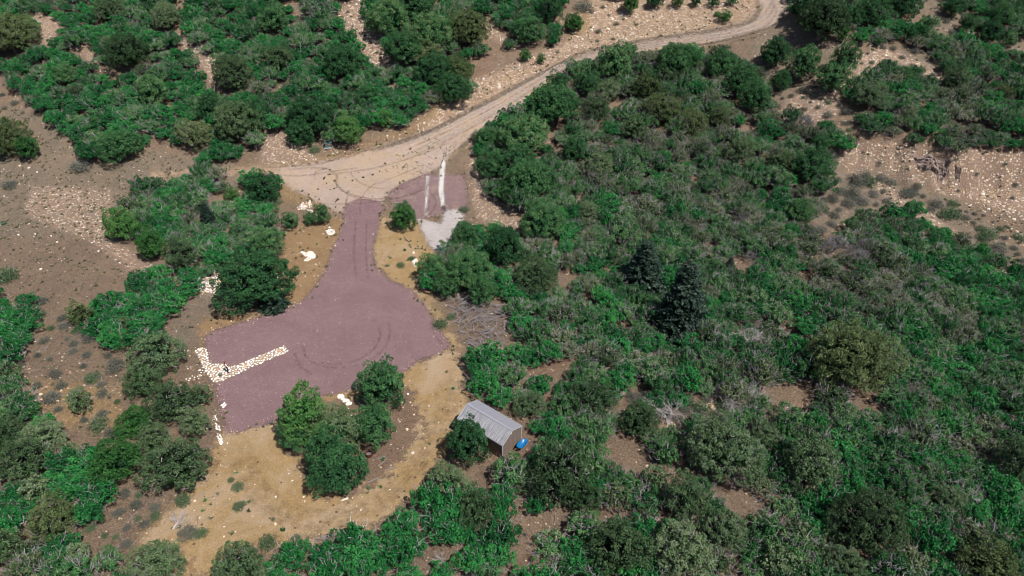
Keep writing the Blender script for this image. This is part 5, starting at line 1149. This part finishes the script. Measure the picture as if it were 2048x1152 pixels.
# ------------------------------------------------------------------ person standing on the stone border
def person(pos, rz):
    e = empty('person', pos, rz, 'person with reddish hair in a white shirt and black trousers standing on the white stones', 'person')
    J = {'pel': (0, 0, .93, .135), 'wai': (0, 0, 1.08, .125), 'che': (0, .01, 1.30, .155), 'nk': (0, 0, 1.47, .062), 'hd0': (0, .015, 1.56, .085), 'hd1': (0, .02, 1.66, .098),
         'shL': (.17, 0, 1.41, .068), 'elL': (.25, .02, 1.14, .043), 'wrL': (.22, .16, .96, .030), 'haL': (.20, .22, .91, .034),
         'shR': (-.17, 0, 1.41, .068), 'elR': (-.27, -.03, 1.15, .043), 'wrR': (-.33, .12, 1.02, .030), 'haR': (-.34, .18, 1.0, .034),
         'hiL': (.10, 0, .86, .10), 'knL': (.12, .05, .49, .065), 'anL': (.12, -.02, .10, .045), 'toL': (.13, .15, .04, .04),
         'hiR': (-.10, 0, .86, .10), 'knR': (-.13, .03, .49, .065), 'anR': (-.15, -.06, .10, .045), 'toR': (-.17, .11, .04, .04)}
    E = [('pel', 'wai'), ('wai', 'che'), ('che', 'nk'), ('nk', 'hd0'), ('hd0', 'hd1')]
    for s in 'LR': E += [('che', 'sh' + s), ('sh' + s, 'el' + s), ('el' + s, 'wr' + s), ('wr' + s, 'ha' + s), ('pel', 'hi' + s), ('hi' + s, 'kn' + s), ('kn' + s, 'an' + s), ('an' + s, 'to' + s)]
    names = list(J); rad = [J[k][3] for k in names]; V_ = [J[k][:3] for k in names]; Ed = [(names.index(a), names.index(b_)) for a, b_ in E]
    for s, sg in (('L', 1), ('R', -1)):      # fingers rooted in the palm
        hi_ = names.index('ha' + s); h = Vector(J['ha' + s][:3])
        for q in range(4):
            V_ += [tuple(h + Vector((sg * (.018 * (q - 1.5)), .045 + .006 * (q % 2), -.03))), tuple(h + Vector((sg * (.018 * (q - 1.5)), .06, -.065 - .006 * (q % 3))))]; rad += [.010, .008]
            Ed += [(hi_, len(V_) - 2), (len(V_) - 2, len(V_) - 1)]
        V_ += [tuple(h + Vector((-sg * .045, .02, -.02))), tuple(h + Vector((-sg * .055, .05, -.04)))]; rad += [.012, .009]; Ed += [(hi_, len(V_) - 2), (len(V_) - 2, len(V_) - 1)]
    me = bpy.data.meshes.new('body'); me.from_pydata(V_, Ed, []); o = bpy.data.objects.new('body_shape', me); COL.objects.link(o)
    sk = o.modifiers.new('s', 'SKIN'); 
    if not me.skin_vertices: 
        bpy.context.view_layer.objects.active = o
    bm = bmesh.new(); bm.from_mesh(me); lay = bm.verts.layers.skin.verify()
    for v_, r_ in zip(bm.verts, rad): v_[lay].radius = (r_, r_ * (.8 if r_ > .11 else 1))
    bm.verts.ensure_lookup_table(); bm.verts[0][lay].use_root = True
    bm.to_mesh(me); bm.free()
    sb = o.modifiers.new('d', 'SUBSURF'); sb.levels = 2; sb.render_levels = 2
    dg = bpy.context.evaluated_depsgraph_get(); dg.update(); ev = o.evaluated_get(dg); m2 = bpy.data.meshes.new_from_object(ev); bpy.data.objects.remove(o)
    m2.name = 'body'; m2.materials.clear()
    for mm in (flat_mat('skin', (.42, .24, .17), .6, .05), flat_mat('white_cotton', (.72, .72, .72), .8, .05), flat_mat('black_cloth', (.018, .018, .022), .8, .1), flat_mat('brown_shoe', (.10, .06, .04), .7, .1)): m2.materials.append(mm)
    for p in m2.polygons:
        c = p.center; arm = abs(c.x) > .19 and .8 < c.z < 1.45
        p.material_index = 3 if c.z < .1 else (2 if c.z < .98 and not arm else (1 if c.z < 1.46 and not (arm and c.z < 1.2) else 0)); p.use_smooth = True
    link('body', m2, e)
    hair = bmesh.new(); bmesh.ops.create_uvsphere(hair, u_segments=16, v_segments=10, radius=.125)
    for v_ in hair.verts:
        v_.co = Vector((v_.co.x * .95, v_.co.y * 1.05 - .022, v_.co.z * 1.05))
        if v_.co.y > .055: v_.co.y = .055
        if v_.co.z < -.03: v_.co.z *= 2.0; v_.co.y -= .02
    hm = bpy.data.meshes.new('hair'); hair.to_mesh(hm); hair.free(); hm.materials.append(flat_mat('red_hair', (.16, .018, .015), .6, .2, 20))
    for p in hm.polygons: p.use_smooth = True
    link('hair', hm, e).location = (0, .015, 1.655)
    for s in (-1, 1): link('eye', npmesh('eye', [(*cube_vf(s * .034, .118, 1.64, .022, .01, .012), None, M['rubber'])]), e)
    link('nose', npmesh('nose', [(*cube_vf(0, .128, 1.61, .02, .03, .035), None, m2.materials[0])]), e)
    link('mouth', npmesh('mouth', [(*cube_vf(0, .112, 1.575, .045, .01, .01), None, flat_mat('lips', (.35, .10, .09), .6, .05))]), e)
    return e
pp = gxyz(457, 746); person(pp + Vector((0, 0, .12)), R(-60))

# ------------------------------------------------------------------ stones laid by hand
def flat_stone(seed, mat, k=9):
    """irregular flat slab"""
    r = random.Random(seed); n = k; ang_ = sorted(6.283 * (i + r.uniform(-.3, .3)) / n for i in range(n)); rr = [r.uniform(.38, .55) for _ in range(n)]; el = r.uniform(.6, .95)
    lo_ = [(c * math.cos(a), el * c * math.sin(a), -.12) for a, c in zip(ang_, rr)]; mi_ = [(c * math.cos(a), el * c * math.sin(a), .10 + r.uniform(-.02, .02)) for a, c in zip(ang_, rr)]
    hi_ = [(.72 * c * math.cos(a), .72 * el * c * math.sin(a), .17 + r.uniform(-.03, .04)) for a, c in zip(ang_, rr)]
    V_ = lo_ + mi_ + hi_ + [(0, 0, .19)]
    F_ = [[i, (i + 1) % n, n + (i + 1) % n, n + i] for i in range(n)] + [[n + i, n + (i + 1) % n, 2 * n + (i + 1) % n, 2 * n + i] for i in range(n)] + [[2 * n + i, 2 * n + (i + 1) % n, 3 * n] for i in range(n)]
    me = bpy.data.meshes.new('stone'); me.from_pydata(V_, [], F_); me.materials.append(mat); return me
M['stone_rust'] = stone_mat('rusty_stone', [(0, (.50, .28, .13)), (.5, (.58, .42, .27)), (1, (.40, .22, .14))])
M['slab_white'] = stone_mat('white_slab', [(0, (.60, .56, .52)), (.5, (.78, .76, .73)), (1, (.66, .58, .50))])
FS = [flat_stone(60 + i, M['slab_white']) for i in range(9)] + [flat_stone(70 + i, M['stone_rust']) for i in range(3)] + [flat_stone(80, M['stone_tan'])]
def lay_stones(name, polys, dist, s0, s1, label, cat, rust=.2, limit=290, zs=.5, group=None):
    wps = [wpoly(p) for p in polys]; allp = np.concatenate([np.array(w_) for w_ in wps]); x0, y0 = allp.min(0); x1, y1 = allp.max(0)
    cx0, cy0 = (x0 + x1) / 2, (y0 + y1) / 2; z0 = float(H(cx0, cy0)); e = empty(name, (cx0, cy0, z0), 0, label, cat, group); got = []; tries = 0
    q_ = np.random.RandomState(len(label)); X_ = q_.uniform(x0, x1, 16000); Y_ = q_.uniform(y0, y1, 16000)
    ok_ = np.max([sdist(X_, Y_, w_) for w_ in wps], axis=0) > .04
    for x, y in zip(X_[ok_].tolist(), Y_[ok_].tolist()):
        if len(got) >= limit: break
        if any((x - a) ** 2 + (y - b_) ** 2 < dist * dist for a, b_ in got): continue
        got.append((x, y)); k = rnd.uniform(s0, s1); q = rnd.random()
        o = link('stone', FS[rnd.randrange(9)] if q > rust else FS[rnd.randrange(9, 13)], e)
        o.location = (x - cx0, y - cy0, float(H(x, y)) - z0 + .03); o.rotation_euler = (rnd.gauss(0, .06), rnd.gauss(0, .06), rnd.uniform(0, 6.28)); o.scale = (k, k, k * zs)
    return e, got
BORDER = [(388,703),(402,695),(414,697),(416,716),(424,729),(440,727),(452,733),(470,732),(482,727),(568,691),(577,704),(560,711),(500,736),(470,751),(437,765),(427,766),(418,752),(407,738),(402,725),(396,712)]
o = link('stone_bed', sheet_mesh('stone_bed', sdist(XX, YY, wpoly(BORDER)), .034, sheet_material('orange_sand', [(.3, (.14, .10, .075)), (.5, (.27, .20, .15)), (.7, (.42, .34, .28))], .12, 7, .05))); tag(o, kind='structure')
lay_stones('stone_border', [BORDER], .29, .26, .42, 'bent border of white and rusty flat stones laid across the left of the mauve pad', 'stone border', .17)
lay_stones('stone_heap', [[(600,505),(606,503),(618,510),(612,514)], [(612,512),(616,503),(625,502),(631,509),(630,518),(620,519),(616,512)], [(608,522),(614,514),(622,517),(616,523)]], .16, .26, .4, 'white cross-shaped heap of stones on the brown verge left of the driveway', 'stone heap', .05, 70, .7)
lay_stones('stone_heap', [[(652,463),(658,458),(668,459),(670,466),(662,471),(655,468)]], .17, .2, .34, 'small heap of white stones at the top of the brown verge by the driveway', 'stone heap', .1, 40, .7)
lay_stones('stone_heap', [[(594,420),(603,411),(618,405),(625,409),(615,418),(600,424)]], .25, .25, .42, 'strip of pale stones above the pair of small pines by the driveway', 'stone heap', .3, 40, .6)
lay_stones('stone_row', [[(428,832),(434,832),(436,842),(429,841)], [(430,846),(439,850),(442,862),(432,859)], [(434,866),(443,868),(445,880),(437,882),(433,872)], [(436,880),(446,882),(445,890),(439,890)]], .17, .17, .30, 'ladder-like row of white stones beside the lower left edge of the pad', 'stone row', 0, 50, .7)
lay_stones('stone_heap', [[(443,809),(450,805),(453,810),(447,816),(443,814)]], .18, .26, .36, 'tiny ring of white stones on the pad edge below the stone border', 'stone heap', 0, 14, .7)
lay_stones('stone_ring', [[(372,757),(385,756),(398,752),(404,747),(408,752),(398,759),(384,763),(372,763)], [(398,740),(404,738),(410,746),(406,752),(401,745)], [(374,739),(384,732),(388,738),(378,744)]], .34, .2, .34, 'curved ring of stones at the foot of the pinyon left of the stone border', 'stone ring', .3, 40, .6)
lay_stones('stone_heap', [[(674,792),(684,788),(690,795),(680,797)], [(684,798),(694,797),(698,802),(688,804)], [(692,806),(702,803),(704,808),(694,812)]], .2, .3, .5, 'broken line of flat white stones between the pad and the tree clump', 'stone heap', .05, 24, .6)
lay_stones('stone_heap', [[(824,522),(834,516),(838,528),(830,534)]], .2, .26, .45, 'white stones at the left foot of the pinyon below the transformer box', 'stone heap', .05, 18, .9)
lay_stones('stone_heap', [[(398,560),(420,545),(442,533),(444,560),(440,590),(402,585)]], .36, .28, .5, 'large spill of pale stones left of the huge pinyon', 'stone heap', .2, 160, .7)
BIGR = [(60,340,'white boulder highest on the left meadow'),(76,348,'white boulder right of the highest one on the left meadow'),(250,397,'pair-like white stone in the middle of the meadow right of the pale patch'),(60,453,'white stone on the meadow right of the white pole'),(40,476,'white stone lowest on the left part of the meadow'),(112,480,'white stone at the lower tip of the pale patch'),(189,485,'white stone left of the tree island foot'),
        (80,536,'white slab on the reddish lower meadow'),(1741,806,'single white rock on the red gap below the giant olive tree'),(690,999,'pale stone in the middle of the dirt loop'),(825,906,'pale stone right of the fire barrel'),(816,788,'white stone right of the lone round pinyon'),(916,589,'round white stone above the slash pile'),(1079,1066,'pale stone in the dry gap below the shed'),(1422,807,'pale rock in the dry rocky gap'),(1518,133,'white boulder left of the group of pinyons inside the road bend'),(1508,120,'second white boulder left of the pinyons inside the road bend'),(1745,122,'white stone on the slope above the wide thicket')]
for u, v, lab in BIGR:
    p = gxyz(u, v); o = link('rock', ST[rnd.randrange(4)]); o.location = p; k = rnd.uniform(.5, .75); o.scale = (k, k * .8, k * .8); o.rotation_euler = (0, 0, rnd.uniform(0, 6)); tag(o, lab, 'rock')

# ------------------------------------------------------------------ bare rock faces in the cut bank
m, nt, b = newmat('rock_face'); P = soil_base(nt)
c = ramp(nt, noise(nt, 1.6, 6, .8, P), [(.32, (.12, .085, .075)), (.5, (.25, .185, .16)), (.68, (.40, .31, .265))]); nt.links.new(c, b.inputs['Base Color']); b.inputs['Roughness'].default_value = .95
bump(nt, b, noise(nt, 3, 5, .8, P), 1, .3); M['rock_face'] = m
def outcrop(poly_top, poly_bot, lab, thick, mat=None, nm='rock_outcrop', cat='rock outcrop'):
    n_, m_ = 44, 16; t = np.array(poly_top, float); bt = np.array(poly_bot, float)
    def al(p, k): q = np.linspace(0, len(p) - 1, k); return np.stack([np.interp(q, range(len(p)), p[:, 0]), np.interp(q, range(len(p)), p[:, 1])], -1)
    A, B = al(t, n_), al(bt, n_); g_ = np.linspace(0, 1, m_)[:, None, None]; UVp = A[None] * (1 - g_) + B[None] * g_
    x, y = unproject(UVp[..., 0], UVp[..., 1], H0); z = H(x, y); r = np.random.RandomState(3)
    e1 = np.minimum(np.linspace(0, 1, n_), np.linspace(1, 0, n_))[None] * 8; e2 = np.minimum(np.linspace(0, 1, m_), np.linspace(1, 0, m_))[:, None] * 5
    w_ = np.clip(np.minimum(e1, e2), 0, 1); nz_ = .5 + .3 * waves(31, 1.6)(x, y) + .25 * waves(32, .7)(x, y) + .12 * r.normal(0, 1, x.shape)
    y = y - w_ * thick * .45 * nz_.clip(.05, 1.4); z = z + w_ * thick * .25 * nz_.clip(.1, 1.4) - (1 - w_) * .2
    v = np.stack([x, y, z], -1).reshape(-1, 3); f = [[i * n_ + j, i * n_ + j + 1, (i + 1) * n_ + j + 1, (i + 1) * n_ + j] for i in range(m_ - 1) for j in range(n_ - 1)]
    o = link(nm, npmesh(nm, [(v, f, None, mat or M['rock_face'])])); tag(o, lab, cat)
outcrop([(1815,313),(1850,306),(1890,310),(1902,312)], [(1830,330),(1862,344),(1890,350),(1902,342)], 'broad reddish rock face standing in the middle of the cut bank', 1.3)
outcrop([(1912,318),(1928,320)], [(1911,346),(1926,350)], 'narrow dark rock face right of the broad one in the cut bank', .9)

# ------------------------------------------------------------------ utility boxes, fire ring, logs, pole
M['green_box'] = flat_mat('dark_green_enamel', (.012, .085, .06), .4, .1, 3)
M['greygreen'] = flat_mat('grey_green_enamel', (.07, .11, .11), .45, .1, 3)
M['concrete'] = flat_mat('concrete', (.36, .35, .33), .9, .12, 5)
M['dark'] = flat_mat('shadow_gap', (.01, .01, .01), .9, 0)
M['bluegrey'] = flat_mat('blue_grey_metal', (.10, .16, .20), .4, .08, 4)
M['orange'] = flat_mat('orange_sticker', (.75, .09, .03), .6, .02)
M['rust'] = flat_mat('rusty_steel', (.075, .026, .02), .75, .5, 9, metal=.2)
M['ash'] = flat_mat('grey_ash', (.12, .11, .12), .95, .3, 8)
def cabinet(pos, rz, w_, d_, h_, mat, label, sticker=False):
    e = empty('utility_box', pos, rz, label, 'utility box')
    box_obj('slab', [(0, 0, .03, w_ + .35, d_ + .35, .14)], M['concrete'], e, .01)
    box_obj('body', [(0, 0, .1 + h_ * .45, w_, d_, h_ * .9)], mat, e, .015)
    # sloping hood
    v = np.array([[sx * (w_ / 2 + .03), sy * (d_ / 2 + .03), z] for sx in (-1, 1) for sy, z in ((-1, .1 + h_ * .9), (1, .1 + h_ * .9), (1, .1 + h_ * 1.15), (-1, .1 + h_ * 1.0))])
    me = bpy.data.meshes.new('hood'); me.from_pydata(v.tolist(), [], [[0, 1, 2, 3], [7, 6, 5, 4], [0, 4, 5, 1], [1, 5, 6, 2], [2, 6, 7, 3], [3, 7, 4, 0]]); me.materials.append(mat); link('hood', me, e)
    box_obj('door', [(-w_ * .24, -d_ / 2 - .012, .1 + h_ * .42, w_ * .44, .02, h_ * .72)], mat, e, .004)
    box_obj('door', [(w_ * .24, -d_ / 2 - .012, .1 + h_ * .42, w_ * .44, .02, h_ * .72)], mat, e, .004)
    if sticker: box_obj('sticker', [(w_ * .1, -d_ / 2 - .028, .1 + h_ * .68, .28, .008, .16)], M['orange'], e)
    return e
cabinet(gxyz(888, 506), R(28), 1.05, .85, .7, M['green_box'], 'dark green transformer box on a slab between the pale stone patch and the trees')
cabinet(gxyz(657, 291), R(14), 1.25, .95, .85, M['greygreen'], 'grey-green utility box with an orange sticker at the foot of the upper thicket', True)
e = empty('meter_panel', gxyz(877, 502), R(-4), 'narrow blue-grey meter panel on two legs left of the green transformer box', 'meter panel')
box_obj('panel', [(0, 0, .72, .46, .16, .78)], M['bluegrey'], e, .01)
box_obj('cover', [(0, 0, 1.13, .52, .22, .05)], M['steel'], e, .01)
for s in (-1, 1): box_obj('leg', [(s * .2, 0, .12, .05, .05, .5)], M['steel'], e)
e = empty('utility_pedestal', gxyz(585, 296), R(10), 'slim grey utility pedestal standing in the stones above the track', 'pedestal')
box_obj('body', [(0, 0, .42, .2, .18, .95)], M['steel'], e, .01); box_obj('cap', [(0, 0, .92, .24, .22, .06)], M['concrete'], e, .01)
e = empty('fire_barrel', gxyz(738.5, 911), 0, 'rusty round steel fire ring standing below the tree clump in the dirt loop', 'fire ring')
def ring_wall(name, r1, r2, z0, z1, mat, n=24):
    v = []; f = []
    for i in range(n):
        a = 6.283 * i / n; c_, s_ = math.cos(a), math.sin(a)
        v += [(r1 * c_, r1 * s_, z0), (r1 * c_, r1 * s_, z1), (r2 * c_, r2 * s_, z1), (r2 * c_, r2 * s_, z0)]
        j = ((i + 1) % n) * 4; f += [[i * 4 + k, j + k, j + (k + 1) % 4, i * 4 + (k + 1) % 4] for k in range(4)]
    return npmesh(name, [(v, f, None, mat)])
link('drum', ring_wall('drum', .36, .33, -.02, .42, M['rust']), e); link('rim', ring_wall('rim', .39, .32, .42, .46, M['rust']), e); link('hoop', ring_wall('hoop', .375, .362, .18, .22, M['rust']), e)
bm = bmesh.new(); bmesh.ops.create_circle(bm, cap_ends=True, radius=.325, segments=24); me = bpy.data.meshes.new('ash'); bm.to_mesh(me); bm.free(); me.materials.append(M['ash']); link('ash', me, e).location = (0, 0, .2)
for i, (du, dv, a, lab) in enumerate(((0, 0, 118, 'upper one of the two weathered logs lying below the lone pinyon'), (3, 3, 124, 'lower one of the two weathered logs lying below the lone pinyon'))):
    p = gxyz(812 + du, 478 + dv); o = link('log', npmesh('log', [(*join_vf([clean_tube([(-.55, 0, .12), (0, .02, .13), (.55, -.02, .12)], [.12, .13, .11], 8)]), None, M['wood'])], True)); o.location = p; o.rotation_euler = (0, 0, R(a)); tag(o, lab, 'log', 'logs below the lone pinyon')
p = gxyz(1, 450); o = link('pole', npmesh('pole', [(*clean_tube([(-1.6, -.35, .18), (-.4, 0, .2), (.45, .22, .16), (.7, .42, .12)], [.07, .07, .07, .05], 8), None, M['white'])], True)); o.location = p; tag(o, 'white bent pole lying at the left edge of the meadow', 'pole')

# ------------------------------------------------------------------ slash pile and dead trees
rs = np.random.RandomState(77)
BR = []
for s in range(8):
    ln = 1.0; mid = rs.normal(0, .07, 3); L = [clean_tube([(-.5, 0, 0), mid, (.5, rs.normal(0, .08), rs.normal(0, .05))], [.026, .020, .008], 5)]
    for _ in range(3):
        b0 = np.array([rs.uniform(-.2, .4), 0, 0]) + mid * .5; d = unit(np.array([.8, rs.normal(0, .8), rs.normal(0, .6)])) * rs.uniform(.2, .4); L.append(clean_tube([b0, b0 + d * .5 + rs.normal(0, .03, 3), b0 + d], [.018, .013, .005], 4))
    v, f = join_vf(L); BR.append(npmesh('branch', [(v, f, None, M['twig'])]))
def brush_pile(poly, n, hmax, label, smin=.8, smax=2.2):
    wp = np.array(wpoly(poly)); c = wp.mean(0); z0 = float(H(*c)); e = empty('brush_pile', (c[0], c[1], z0), 0, label, 'brush pile'); k = 0
    while k < n:
        x, y = rnd.uniform(*sorted((wp[:, 0].min(), wp[:, 0].max()))), rnd.uniform(wp[:, 1].min(), wp[:, 1].max())
        sdv = float(sdist(np.array([x]), np.array([y]), wp.tolist())[0])
        if sdv < .1: continue
        k += 1; o = link('branch', BR[rnd.randrange(8)], e); s = rnd.uniform(smin, smax); o.scale = (s, s * .8, s * .8)
        o.location = (x - c[0], y - c[1], float(H(x, y)) - z0 + rnd.uniform(.03, hmax * min(1, .2 + sdv / 1.6))); o.rotation_euler = (rnd.gauss(0, .3), rnd.gauss(0, .22), rnd.uniform(0, 6.28))
brush_pile([(884,596),(935,590),(975,604),(1016,612),(1024,650),(1010,688),(965,690),(936,702),(915,668),(902,630)], 290, 1.0, 'wide slash pile of grey cut branches right of the mauve pad')
brush_pile([(625,1078),(655,1068),(660,1074),(640,1086),(628,1086)], 22, .2, 'little heap of dead branches at the lower edge of the dirt loop', .4, 1.0)
def dead_tree(seed, h):
    r = np.random.RandomState(seed); parts_ = []
    def grow_(p, d, ln, rad, lev):
        mid = p + d * ln * .5 + r.normal(0, ln * .07, 3); e_ = mid + unit(d + r.normal(0, .18, 3)) * ln * .5
        parts_.append((lev, clean_tube([p, mid, e_], [rad, rad * .75, rad * .5], 6 if lev < 2 else 4)))
        if lev >= 4: return
        for _ in range(3 if lev else 4):
            grow_(e_ if r.rand() < .6 else mid, unit(d + r.normal(0, .62, 3)), ln * r.uniform(.55, .8), rad * .55, lev + 1)
    for _ in range(3): grow_(np.zeros(3), unit(np.array([r.normal(0, .5), r.normal(0, .5), 1.])), h * .38, .055, 0)
    tr_ = join_vf([q for l, q in parts_ if l < 2]); br_ = join_vf([q for l, q in parts_ if l >= 2])
    return npmesh('trunk', [(*tr_, None, M['pale_twig'])]), npmesh('branches', [(*br_, None, M['pale_twig'])])
M['pale_twig'] = leaf_mat('pale_dead_wood', [(0, (.30, .27, .27)), (1, (.46, .43, .43))], .8, .1)
DT = [dead_tree(s, 2.6) for s in (1, 2, 3)]
for i, (u, v, wpx, tilt, lab) in enumerate([(1503, 812, 56, 0, 'pale dead tree with bare forked branches right of the dry rocky gap'), (1336, 850, 62, 0, 'grey leafless shrub standing left in the dry rocky gap'), (1460, 832, 54, 0, 'low pale dead shrub in front of the rocky gap, above the huge juniper'), (345, 1058, 44, 55, 'fallen pale dead tree left of the dirt loop mouth'),
        (1495, 690, 60, 0, 'bare white-branched shrub in the brush left of the giant olive tree'), (1440, 700, 50, 0, 'bare grey shrub in the brush below the tall spruce'), (680, 1125, 46, 0, 'pale leafless bush at the bottom edge below the dirt loop'), (1130, 850, 36, 0, 'pale bare shrub above right of the shed'), (1270, 1020, 44, 20, 'bare grey shrub between the wide junipers at the bottom'), (1945, 1010, 60, 0, 'bare grey shrub in the lower right of the wood'), (880, 1130, 30, 0, 'white twisted bare shrub at the bottom edge below the shed')]):
    p = gxyz(u, v); s = wpx / px_scale(p.x, p.y, p.z) / 2.4; e = empty('dead_tree', p, rnd.uniform(0, 6.28), lab, 'dead tree'); e.scale = (s, s, s); e.rotation_euler = (R(tilt), 0, rnd.uniform(0, 6.28) if not tilt else R(120))
    t_, b_ = DT[i % 3]; link('trunk', t_, e); link('branches', b_, e)['kind'] = 'stuff'
if __import__('os').environ.get('LABDUMP'): open('/tmp/labs.txt','w').write(chr(10).join('%d|%s|%s|%s' % (len(o['label'].split()), o.name, o['label'], o.get('group','')) for o in SC.objects if 'label' in o))
